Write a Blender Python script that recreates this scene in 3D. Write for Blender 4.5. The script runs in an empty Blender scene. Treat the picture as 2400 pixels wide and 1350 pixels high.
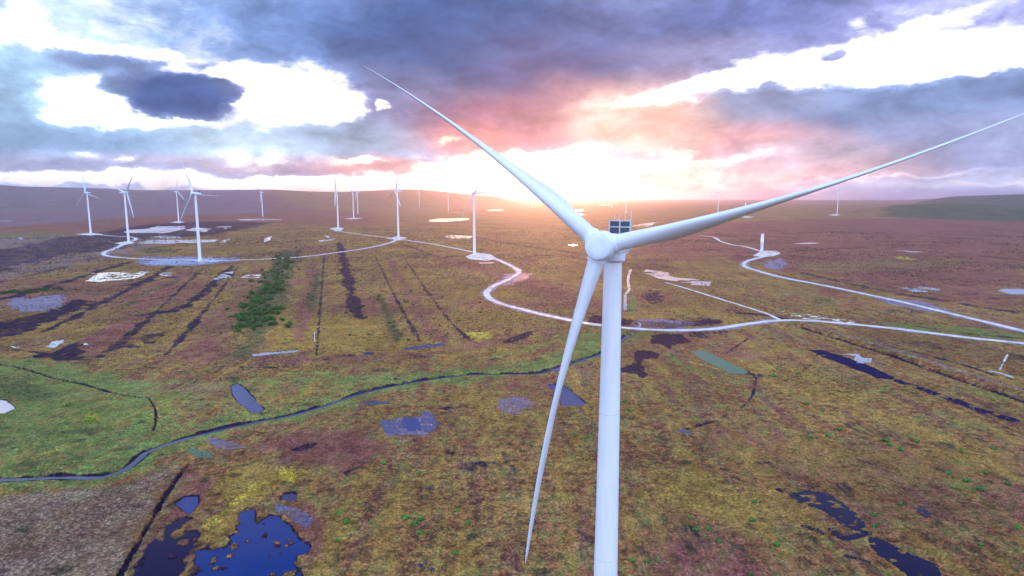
import bpy, bmesh, math, random
import numpy as np
from mathutils import Vector, Matrix

# ------------------------------------------------------------------ camera, sky, sun
S = bpy.context.scene
COL = S.collection
FPX = 1450.0                       # focal length for a 2400 px wide frame
PITCH = math.atan((675 - 462) / FPX)
CAM_H = 92.0
cam = bpy.data.cameras.new('camera')
cam.sensor_width = 36.0
cam.lens = FPX / 2400 * 36.0
cam.clip_start = 0.5
cam.clip_end = 90000
co = bpy.data.objects.new('camera', cam)
COL.objects.link(co)
co.location = (0, 0, CAM_H)
co.rotation_euler = (math.pi / 2 - PITCH, 0, 0)
S.camera = co
S.view_settings.view_transform = 'Standard'
S.view_settings.look = 'None'
S.view_settings.exposure = 0.4
S.view_settings.gamma = 1.0
S.render.resolution_x, S.render.resolution_y = 1024, 576
CP, SP = math.cos(PITCH), math.sin(PITCH)


def ray(px, py):
    a = (px - 1200) / FPX
    b = (675 - py) / FPX
    return Vector((a, CP + SP * b, -SP + CP * b))


def G(px, py):
    """point of the flat bog that stands at this bearing and depression"""
    d = ray(px, py)
    t = CAM_H / max(-d.z, 1e-5)
    return (d.x * t, d.y * t)


def azel(px, py):
    d = ray(px, py).normalized()
    return math.atan2(d.x, d.y), math.asin(d.z)


def lin(c):
    return tuple(((v / 255) / 12.92 if v / 255 <= .04045 else ((v / 255 + .055) / 1.055) ** 2.4) for v in c)


SUN_AZ, SUN_EL = azel(1290, 398)

W = bpy.data.worlds.new('World')
S.world = W
W.use_nodes = True
wt = W.node_tree
wt.nodes.clear()


class NT:
    def __init__(s, t): s.t = t
    def n(s, kind, **kw):
        nd = s.t.nodes.new(kind)
        for k, v in kw.items(): setattr(nd, k, v)
        return nd
    def put(s, inp, v):
        if isinstance(v, bpy.types.NodeSocket): s.t.links.new(v, inp)
        else:
            if hasattr(inp, 'default_value'):
                dv = inp.default_value
                try:
                    if len(dv) == 4 and len(v) == 3: v = (*v, 1)
                except TypeError: pass
                inp.default_value = v
    def m(s, op, a, b=0.0, c=0.0, clamp=False):
        nd = s.n('ShaderNodeMath', operation=op, use_clamp=clamp)
        s.put(nd.inputs[0], a); s.put(nd.inputs[1], b); s.put(nd.inputs[2], c)
        return nd.outputs[0]
    def vm(s, op, a, b=(0, 0, 0)):
        nd = s.n('ShaderNodeVectorMath', operation=op)
        s.put(nd.inputs[0], a); s.put(nd.inputs[1], b)
        return nd.outputs[0]
    def mix(s, f, a, b, mode='MIX'):
        nd = s.n('ShaderNodeMix', data_type='RGBA', blend_type=mode)
        s.put(nd.inputs[0], f); s.put(nd.inputs[6], a); s.put(nd.inputs[7], b)
        return nd.outputs[2]
    def rng(s, v, a, b, c=0.0, d=1.0, smooth=True):
        nd = s.n('ShaderNodeMapRange', interpolation_type='SMOOTHSTEP' if smooth else 'LINEAR')
        for i, q in enumerate((v, a, b, c, d)): s.put(nd.inputs[i], q)
        return nd.outputs[0]
    def noise(s, vec, scale, detail=4, rough=.5, dist=0.0, col=False):
        nd = s.n('ShaderNodeTexNoise')
        s.put(nd.inputs['Vector'], vec); nd.inputs['Scale'].default_value = scale
        nd.inputs['Detail'].default_value = detail; nd.inputs['Roughness'].default_value = rough
        nd.inputs['Distortion'].default_value = dist
        return nd.outputs['Color' if col else 'Fac']


def build_sky():
    N = NT(wt)
    tc = N.n('ShaderNodeTexCoord').outputs['Generated']
    sep = N.n('ShaderNodeSeparateXYZ'); N.put(sep.inputs[0], tc)
    az = N.m('ARCTAN2', sep.outputs[0], sep.outputs[1])
    el = N.m('ARCSINE', sep.outputs[2])
    flat = N.n('ShaderNodeCombineXYZ')
    N.put(flat.inputs[0], az); N.put(flat.inputs[1], N.m('MULTIPLY', el, 2.1))
    # clouds look flatter towards the horizon
    p3 = N.vm('MULTIPLY', tc, (1, 1, 1.9))
    w1 = N.vm('SUBTRACT', N.noise(p3, 6.0, 3, .55, col=True), (.5, .5, .5))
    w2 = N.vm('SUBTRACT', N.noise(p3, 22.0, 5, .62, col=True), (.5, .5, .5))
    warp = N.vm('ADD', N.vm('MULTIPLY', w1, (.09, .045, 0)), N.vm('MULTIPLY', w2, (.06, .032, 0)))
    cm = N.n('ShaderNodeCombineXYZ'); N.put(cm.inputs[0], az); N.put(cm.inputs[1], el)
    P = N.vm('ADD', cm.outputs[0], warp)
    Psoft = N.vm('ADD', cm.outputs[0], N.vm('MULTIPLY', w1, (.10, .05, 0)))

    def blob(px, py, rx, ry, rot=0, vec=P, quad=False):
        a, e = azel(px, py)
        mp = N.n('ShaderNodeMapping', vector_type='TEXTURE')
        mp.inputs['Location'].default_value = (a, e, 0)
        mp.inputs['Rotation'].default_value = (0, 0, math.radians(rot))
        mp.inputs['Scale'].default_value = (rx / FPX, ry / FPX, 1)
        N.put(mp.inputs['Vector'], vec)
        g = N.n('ShaderNodeTexGradient', gradient_type='QUADRATIC_SPHERE' if quad else 'SPHERICAL')
        N.put(g.inputs[0], mp.outputs[0])
        return g.outputs['Fac']

    # ---- how thick the cloud is in every direction (negative blobs are the bright gaps)
    dens = N.m('ADD', 0.62, 0.0)
    for b in SKY_GAPS + SKY_CLOUDS:
        x, y, rx, ry, rot, amt = b
        if amt < -.6: rx, ry = rx * .93, ry * .9
        dens = N.m('MULTIPLY_ADD', blob(x, y, rx, ry, rot), amt, dens)
    f1 = N.noise(p3, 9.0, 8, .6, .3)
    f2 = N.noise(p3, 30.0, 6, .6, .6)
    billow = N.m('ADD', N.m('MULTIPLY', N.m('SUBTRACT', f1, .5), 1.5), N.m('MULTIPLY', N.m('SUBTRACT', f2, .5), 1.2))
    d2 = N.m('ADD', dens, N.m('MULTIPLY', billow, .62))
    mask = N.rng(d2, .06, .76)
    # ---- cloud colour by region
    c = lin((172, 176, 214))
    col = N.mix(0.0, c, c)
    for x, y, rx, ry, rgb, a in SKY_TINTS:
        if abs(x - 1300) > 380 or y < 200: rgb = (rgb[0] * .92, rgb[1], rgb[2])
        f = blob(x, y, rx, ry, 0, Psoft)
        col = N.mix(N.m('MULTIPLY', N.rng(f, 0, .75), a), col, lin(rgb))
    tone = N.rng(d2, .28, 1.3, 1.42, .80, False)
    tone = N.m('MULTIPLY', tone, N.rng(N.noise(N.vm('MULTIPLY', p3, (1, 1, 1.25)), 12.0, 9, .62, .35), .32, .68, .72, 1.3, False))
    tv = N.n('ShaderNodeCombineXYZ')
    for i in range(3): N.put(tv.inputs[i], tone)
    cloud = N.mix(1.0, col, tv.outputs[0], 'MULTIPLY')
    # ---- clear sky behind: pale, warm towards the sun
    sx, sy = 1265, 405
    gw = blob(sx, sy, 520, 200, 0, Psoft)
    gap = N.mix(N.rng(gw, 0, .9), (.98, 1.0, 1.05), (1.6, 1.15, .78))
    veil = N.n('ShaderNodeCombineXYZ')
    vv = N.rng(N.noise(N.vm('MULTIPLY', p3, (1, 1, 1.6)), 8.0, 7, .6, .5), .34, .62, .72, 1.15)
    for i in range(3): N.put(veil.inputs[i], vv)
    gap = N.mix(1.0, gap, veil.outputs[0], 'MULTIPLY')
    out = N.mix(mask, gap, cloud)
    # glow of the hidden sun through the thin cloud
    g1 = blob(sx - 55, sy + 12, 210, 50, 0, P)
    g2 = blob(sx - 60, sy + 35, 800, 60, 0, Psoft, True)
    out = N.mix(N.rng(g1, .12, .62), out, (2.8, 1.9, 1.05))
    out = N.mix(N.m('MULTIPLY', g2, .3), out, (1.5, .85, .6))
    # ---- unseen rest of the sky, brightened to light bog and tower: bright broken cloud overhead, blue in the east
    up = N.rng(el, .38, .56)
    zen = N.rng(el, .75, 1.15)
    east = N.rng(N.m('ABSOLUTE', az), .95, 1.9)
    oc = N.mix(N.rng(f1, .35, .65), (.75, 1.12, 2.1), (1.75, 1.95, 2.4))
    dk = N.mix(N.rng(f1, .35, .65), (.10, .19, .52), (.30, .36, .66))  # unseen dark band put above the view so near ponds reflect less
    out = N.mix(up, out, dk)
    out = N.mix(N.m('MAXIMUM', zen, east), out, oc)
    sky = N.n('ShaderNodeTexSky', sky_type='NISHITA')
    sky.sun_disc = False
    sky.sun_elevation = SUN_EL
    sky.sun_rotation = SUN_AZ
    # clear air shows only where there is no cloud
    clear = N.m('MULTIPLY', N.m('SUBTRACT', 1.0, mask), .35)
    def scaled(v, f):
        nd = N.n('ShaderNodeVectorMath', operation='SCALE'); N.put(nd.inputs[0], v); N.put(nd.inputs['Scale'], f)
        return nd.outputs[0]
    tot = N.vm('ADD', scaled(out, 10.0 * SKY_GAIN), scaled(sky.outputs[0], clear))
    bg = N.n('ShaderNodeBackground')
    N.put(bg.inputs[0], tot); bg.inputs[1].default_value = 0.1
    o = N.n('ShaderNodeOutputWorld'); N.put(o.inputs[0], bg.outputs[0])
    W.cycles.sampling_method = 'MANUAL'
    W.cycles.sample_map_resolution = 1024


SKY_GAIN = 1.0
#            x     y    rx   ry  rot  amount
SKY_GAPS = [(22, 68, 80, 70, 0, -1.1), (185, 186, 75, 16, 0, -.7), (-20, -95, 140, 60, 0, -1.3), (245, 118, 165, 26, 0, -.95), (165, 235, 112, 66, 0, -1.15), (240, 270, 120, 28, 0, -.9),  # the gap above the view is added to brighten the corner pond
            (400, 282, 160, 22, 0, -.8), (680, 226, 195, 88, -4, -1.5), (490, 178, 120, 18, 0, -1.0), (600, 190, 150, 50, 0, -.5),
            (790, 228, 80, 70, 0, -.7), (893, 240, 24, 15, 0, -1.1), (95, 362, 60, 16, 0, -.7), (182, 372, 34, 18, 0, -.9), (285, 380, 34, 16, 0, -.9),
            (560, 360, 34, 36, 0, -.35), (640, 362, 34, 26, 0, -.4), (610, 398, 80, 16, 0, -.55), (850, 388, 60, 14, 0, -.85), (1050, 325, 60, 14, 8, -.5),
            (60, 428, 460, 20, 0, -.75), (480, 430, 560, 22, 0, -1.3), (850, 432, 420, 24, 0, -1.4),
            (1050, 405, 150, 42, 10, -1.2), (1200, 398, 200, 58, 0, -1.4), (1330, 366, 115, 38, 12, -1.0), (1400, 412, 100, 44, 0, -.7),
            (1560, 222, 160, 36, 8, -1.1), (1740, 182, 200, 40, 11, -1.5), (1960, 155, 230, 48, 9, -1.6),
            (2180, 143, 240, 54, 5, -1.7), (2400, 135, 180, 56, 3, -1.7), (2180, 68, 150, 20, 14, -.55), (2010, 45, 50, 14, 0, -.35),
            (1400, 225, 40, 60, -20, -.3), (2200, 404, 300, 8, 2, -.6), (2330, 424, 240, 9, 0, -.5), (1700, 375, 220, 14, 4, -.35)]
SKY_CLOUDS = [(310, 212, 62, 26, -15, 1.2), (385, 226, 90, 42, -15, 1.6), (435, 248, 70, 28, 0, 1.2), (470, 206, 80, 46, 20, 1.5), (520, 215, 44, 30, 0, .9), (255, 146, 120, 22, -4, 1.5),
              (1100, 60, 620, 230, 0, .9), (1150, 200, 380, 150, -10, .8), (900, 110, 260, 60, 0, .5), (30, 260, 130, 150, 0, 1.1),
              (160, 335, 260, 44, 0, .9), (470, 325, 130, 34, 0, .6), (870, 320, 190, 56, 0, .9), (640, 320, 190, 34, 0, .3),
              (1700, 60, 560, 110, 8, .8), (1940, 143, 60, 22, 0, 1.9), (2150, 160, 66, 10, 4, .9),
              (2050, 250, 600, 84, 2, 1.2), (1760, 240, 190, 40, 0, .9), (2330, 215, 200, 46, 0, .9), (2200, 350, 420, 90, 0, .7), (1650, 300, 260, 60, 0, .5),
              (1500, 285, 130, 50, 20, .25), (700, 402, 560, 22, 0, .6), (1575, 160, 90, 60, 0, .5), (90, 398, 300, 20, 0, .5)]
#            x    y    rx   ry    colour            alpha
SKY_TINTS = [(40, 250, 280, 260, (176, 194, 228), 1), (380, 40, 420, 120, (176, 188, 228), 1),
             (700, 70, 420, 150, (128, 144, 196), 1), (1120, 80, 560, 260, (82, 104, 160), 1),
             (1350, 170, 330, 190, (98, 104, 158), 1), (950, 250, 300, 100, (126, 130, 172), .9),
             (1180, 290, 300, 110, (156, 112, 140), 1), (1080, 325, 190, 50, (192, 126, 126), .8), (1350, 260, 150, 110, (190, 148, 160), .8),
             (800, 325, 260, 80, (166, 172, 200), 1), (480, 330, 320, 70, (206, 214, 236), 1), (170, 330, 260, 60, (162, 180, 220), 1),
             (250, 395, 500, 34, (198, 186, 222), .9), (720, 390, 420, 34, (202, 168, 190), .95), (900, 400, 200, 30, (226, 158, 160), .9),
             (415, 222, 190, 90, (86, 102, 156), 1), (255, 148, 160, 40, (136, 146, 192), 1),
             (1750, 50, 500, 130, (122, 128, 186), 1), (2250, 30, 420, 110, (160, 152, 206), 1), (1650, 140, 260, 70, (160, 148, 190), .9),
             (2100, 250, 620, 110, (146, 158, 206), 1), (1700, 260, 300, 60, (172, 166, 200), .9), (2200, 340, 520, 90, (172, 166, 208), 1),
             (1680, 335, 330, 70, (222, 170, 178), 1), (1500, 280, 220, 120, (246, 200, 186), 1), (1880, 380, 330, 60, (222, 182, 196), .9),
             (1650, 425, 620, 60, (232, 182, 186), .95), (2250, 432, 420, 34, (200, 190, 220), .8), (2350, 450, 500, 20, (170, 170, 214), .7)]
build_sky()

sl = bpy.data.lights.new('sun', 'SUN')
sl.energy = 2.0
sl.angle = math.radians(6)
sl.color = (1.0, .38, .15)
so = bpy.data.objects.new('sun', sl)
COL.objects.link(so)
sd = Vector((math.sin(SUN_AZ) * math.cos(SUN_EL), math.cos(SUN_AZ) * math.cos(SUN_EL), math.sin(SUN_EL)))
so.rotation_euler = sd.to_track_quat('Z', 'Y').to_euler()

# ------------------------------------------------------------------ helpers
random.seed(7)
RS = np.random.RandomState(11)
_perm = RS.rand(257, 257)
_perm[256, :] = _perm[0, :]; _perm[:, 256] = _perm[:, 0]


def vnoise(x, y):
    xi = np.floor(x).astype(np.int64); yi = np.floor(y).astype(np.int64)
    fx = x - xi; fy = y - yi
    fx = fx * fx * (3 - 2 * fx); fy = fy * fy * (3 - 2 * fy)
    xi &= 255; yi &= 255
    a = _perm[xi, yi]; b = _perm[xi + 1, yi]; c = _perm[xi, yi + 1]; d = _perm[xi + 1, yi + 1]
    return (a * (1 - fx) + b * fx) * (1 - fy) + (c * (1 - fx) + d * fx) * fy


def fbm(x, y, scale, octs=4, seed=0, gain=.55):
    v = 0; amp = 1; tot = 0
    x = x / scale + 17.3 * seed; y = y / scale - 9.1 * seed
    for i in range(octs):
        v = v + amp * vnoise(x, y); tot += amp
        amp *= gain; x = x * 2.03 + 11.7; y = y * 2.03 + 5.1
    return v / tot * 2 - 1          # about -1..1


def sstep(v, a, b):
    t = np.clip((v - a) / (b - a), 0, 1)
    return t * t * (3 - 2 * t)


def seg_dist(x, y, pts):
    d = np.full(x.shape, 1e9)
    for (ax, ay), (bx, by) in zip(pts[:-1], pts[1:]):
        vx, vy = bx - ax, by - ay
        L = vx * vx + vy * vy + 1e-9
        t = np.clip(((x - ax) * vx + (y - ay) * vy) / L, 0, 1)
        d = np.minimum(d, np.hypot(x - ax - t * vx, y - ay - t * vy))
    return d


def poly_sdf(x, y, pts):
    """positive inside"""
    d = seg_dist(x, y, pts + [pts[0]])
    ins = np.zeros(x.shape, bool)
    n = len(pts)
    for i in range(n):
        x1, y1 = pts[i]; x2, y2 = pts[(i + 1) % n]
        c = ((y1 > y) != (y2 > y)) & (x < (x2 - x1) * (y - y1) / (y2 - y1 + 1e-12) + x1)
        ins ^= c
    return np.where(ins, d, -d)


def gp(pts): return [G(*p) for p in pts]


def smooth_line(pts, n=6):
    """Catmull-Rom through the points"""
    P = [pts[0]] + list(pts) + [pts[-1]]
    out = []
    for i in range(1, len(P) - 2):
        p0, p1, p2, p3 = (np.array(P[i + k - 1], float) for k in range(4))
        for k in range(n):
            t = k / n
            out.append(tuple(.5 * ((2 * p1) + (-p0 + p2) * t + (2 * p0 - 5 * p1 + 4 * p2 - p3) * t * t + (-p0 + 3 * p1 - 3 * p2 + p3) * t ** 3)))
    out.append(tuple(pts[-1]))
    return out


def mat(name, base, rough=.8, spec=.3, build=None, **kw):
    m = bpy.data.materials.new(name)
    m.use_nodes = True
    b = m.node_tree.nodes['Principled BSDF']
    b.inputs['Base Color'].default_value = (*base, 1)
    b.inputs['Roughness'].default_value = rough
    b.inputs['Specular IOR Level'].default_value = spec
    for k, v in kw.items(): b.inputs[k].default_value = v
    if build: build(NT(m.node_tree), b)
    return m


def mesh_np(name, verts, faces, mt=None, smooth=False):
    me = bpy.data.meshes.new(name)
    verts = np.asarray(verts, np.float32)
    if len(faces) and not isinstance(faces, np.ndarray): me.from_pydata(verts.tolist(), [], faces)
    else:
        k = faces.shape[1]
        me.vertices.add(len(verts)); me.vertices.foreach_set('co', verts.ravel())
        me.loops.add(faces.size); me.loops.foreach_set('vertex_index', faces.ravel().astype(np.int32))
        me.polygons.add(len(faces)); me.polygons.foreach_set('loop_start', np.arange(0, faces.size, k, dtype=np.int32))
        me.update(calc_edges=True)
    if smooth: me.polygons.foreach_set('use_smooth', np.ones(len(me.polygons), bool))
    if mt: me.materials.append(mt)
    me.update()
    return me


def obj(name, me, parent=None, loc=None):
    o = bpy.data.objects.new(name, me)
    COL.objects.link(o)
    if parent: o.parent = parent
    if loc: o.location = loc
    return o


def tag(o, label=None, cat=None, group=None, kind=None):
    if label: o['label'] = label
    if cat: o['category'] = cat
    if group: o['group'] = group
    if kind: o['kind'] = kind
    return o

# ------------------------------------------------------------------ the lie of the land
STREAM = smooth_line(gp([(-60, 1126), (60, 1121), (130, 1117), (215, 1117), (255, 1111), (295, 1096), (325, 1072), (350, 1054), (420, 1030), (520, 1005),
                         (620, 984), (690, 970), (760, 950), (850, 920), (950, 898), (1040, 884), (1110, 877), (1190, 876), (1260, 874), (1310, 860),
                         (1370, 840), (1420, 822), (1475, 782)]), 5)
DITCHES = [(smooth_line(gp([(-40, 850), (50, 862), (120, 884), (200, 902), (270, 922), (330, 932), (350, 930)])), 1.7),
           (smooth_line(gp([(345, 928), (362, 955), (366, 985), (358, 1010)])), 1.0),
           (smooth_line(gp([(442, 1084), (405, 1135), (362, 1205), (318, 1280), (276, 1360), (250, 1410)])), 1.4)]
CAUSE = smooth_line(gp([(1868, 758), (1935, 778), (2020, 803), (2110, 831), (2200, 861), (2300, 893), (2440, 938)]))
CAUSE_DITCH = smooth_line(gp([(1872, 766), (1935, 786), (2020, 812), (2110, 841), (2200, 873), (2300, 907), (2440, 954)]))
NEAR_PONDS = {
    'long': gp([(543, 905), (552, 900), (566, 905), (590, 930), (616, 960), (606, 967), (588, 965), (562, 944), (548, 926)]),
    'triangle': gp([(1283, 903), (1305, 901), (1330, 910), (1348, 925), (1372, 946), (1362, 951), (1318, 952), (1311, 930), (1299, 915)]),
    'corner': gp([(-60, 935), (8, 937), (24, 947), (33, 957), (14, 966), (-60, 985)]),
    'big': gp([(578, 1192), (569, 1201), (559, 1232), (562, 1249), (544, 1259), (539, 1280), (508, 1290), (459, 1293), (456, 1308), (467, 1334),
               (462, 1350), (450, 1420), (700, 1420), (700, 1350), (691, 1324), (698, 1302), (719, 1300), (724, 1284), (704, 1271), (691, 1249), (670, 1228),
               (652, 1213), (634, 1209), (622, 1215), (603, 1229), (596, 1214), (591, 1196)]),
    'dark': gp([(345, 1288), (363, 1264), (386, 1272), (389, 1235), (420, 1218), (443, 1215), (425, 1230), (402, 1246), (405, 1262), (440, 1243), (466, 1243),
                (458, 1259), (451, 1275), (437, 1296), (425, 1325), (412, 1350), (400, 1410), (280, 1410), (318, 1345)]),
    'small': gp([(414, 1180), (431, 1165), (459, 1163), (460, 1180), (446, 1201), (430, 1192)]),
    'oval': gp([(660, 1168), (665, 1159), (680, 1156), (692, 1161), (692, 1171), (676, 1173)]),
}
HILL_AZ = np.radians([-60, -45, -40, -38, -35, -32, -29, -26, -22, -16, -13, -10, -7.5, -5, -3, 0, 4, 20, 28, 34, 40, 60])
_hy = {-60: 425, -45: 428, -40: 432}


def hill_top(az):
    """height (m) of the far ridge for each bearing"""
    px = [-600, -100, 0, 60, 180, 250, 330, 420, 520, 650, 720, 800, 880, 950, 990, 1050, 1120, 1180, 1260, 2000, 2120, 2250, 2330, 2400, 3000]
    py = [420, 430, 433, 437, 440, 442, 446, 446, 445.5, 445.5, 449, 450, 447, 444.5, 445, 450.5, 457, 460.5, 463, 463, 462, 459.5, 457, 455, 448]
    a = [azel(x, 462)[0] for x in px]
    return np.interp(az, a, [(462 - q) for q in py])


def hfun(x, y, cuts=True):
    r = np.hypot(x, y)
    az = np.arctan2(x, y)
    h = .8 * fbm(x, y, 150, 3, 5)
    h = h + sstep(r, 1500, 4000) * 6 * fbm(x, y, 900, 2, 6)
    top = hill_top(az)
    H = CAM_H + top * 7800 * np.maximum(np.cos(az), .45) / FPX
    f = sstep(r, 5300, 7800)
    h = h + f * np.maximum(H, 0) * sstep(top, -.6, 2.5) * (1 - .25 * sstep(r, 8200, 12000)) * (1 + .03 * fbm(x, y, 1500, 3, 8))
    # the long low hill on the right
    cx, cy = G(2285, 503)
    cy += 330; cx += 60
    e = ((x - cx) / 520) ** 2 + ((y - cy) / 420) ** 2
    h = h + 56 * np.maximum(0, 1 - e) ** .8 * (1 + .08 * fbm(x, y, 160, 3, 3))
    if cuts:
        m = r < 900
        xm, ym = x[m], y[m]
        if len(xm):
            hm = h[m]
            d = seg_dist(xm, ym, CAUSE)
            hm = hm + 1.3 * (1 - sstep(d, 2.2, 6.0))
            hm = hm - 1.5 * (1 - sstep(seg_dist(xm, ym, CAUSE_DITCH), .8, 2.6))
            d = seg_dist(xm, ym, STREAM) + .6 * fbm(xm, ym, 5, 2, 2)
            hm = hm - 1.3 * (1 - sstep(d, .8, 2.8))
            for pts, w in DITCHES:
                d = seg_dist(xm, ym, pts) + .5 * fbm(xm, ym, 4, 2, 2)
                hm = hm - 1.2 * (1 - sstep(d, w * .2, w * .75))
            for k, poly in NEAR_PONDS.items():
                hm = hm - .9 * sstep(pond_field(k, xm, ym), -.9, .5)
            h[m] = hm
    return h


def pond_field(k, x, y):
    f = poly_sdf(x, y, NEAR_PONDS[k])
    f = f + {'big': 1.0, 'dark': 1.3, 'small': .5, 'oval': .3, 'long': .35, 'triangle': .4, 'corner': .5}[k] * fbm(x, y, 3.2, 3, 4)
    if k in ('big', 'dark'):                    # floating tussocks along the shore
        for px, py, rr in ISLETS:
            cx, cy = G(px, py)
            f = np.minimum(f, np.hypot((x - cx), (y - cy) * .8) - rr - .3 * fbm(x, y, 1.5, 2, 9))
        n = fbm(x, y, 2.6, 2, 21)
        f = np.where((f < 4) & (f > 0), np.minimum(f, (.45 - n) * 4), f)
    return f


ISLETS = [(579, 1269, .9), (504, 1307, 1.0), (500, 1328, .7), (520, 1268, 2.0), (491, 1281, 1.0), (531, 1250, 2.4), (417, 1249, 2.2), (431, 1270, 2.0),
          (672, 1279, 1.0), (682, 1274, 1.0), (700, 1318, 1.3), (712, 1310, 1.1), (679, 1347, 2.0), (690, 1340, 1.2), (445, 1310, 1.8), (447, 1340, 2.4)]

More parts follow.
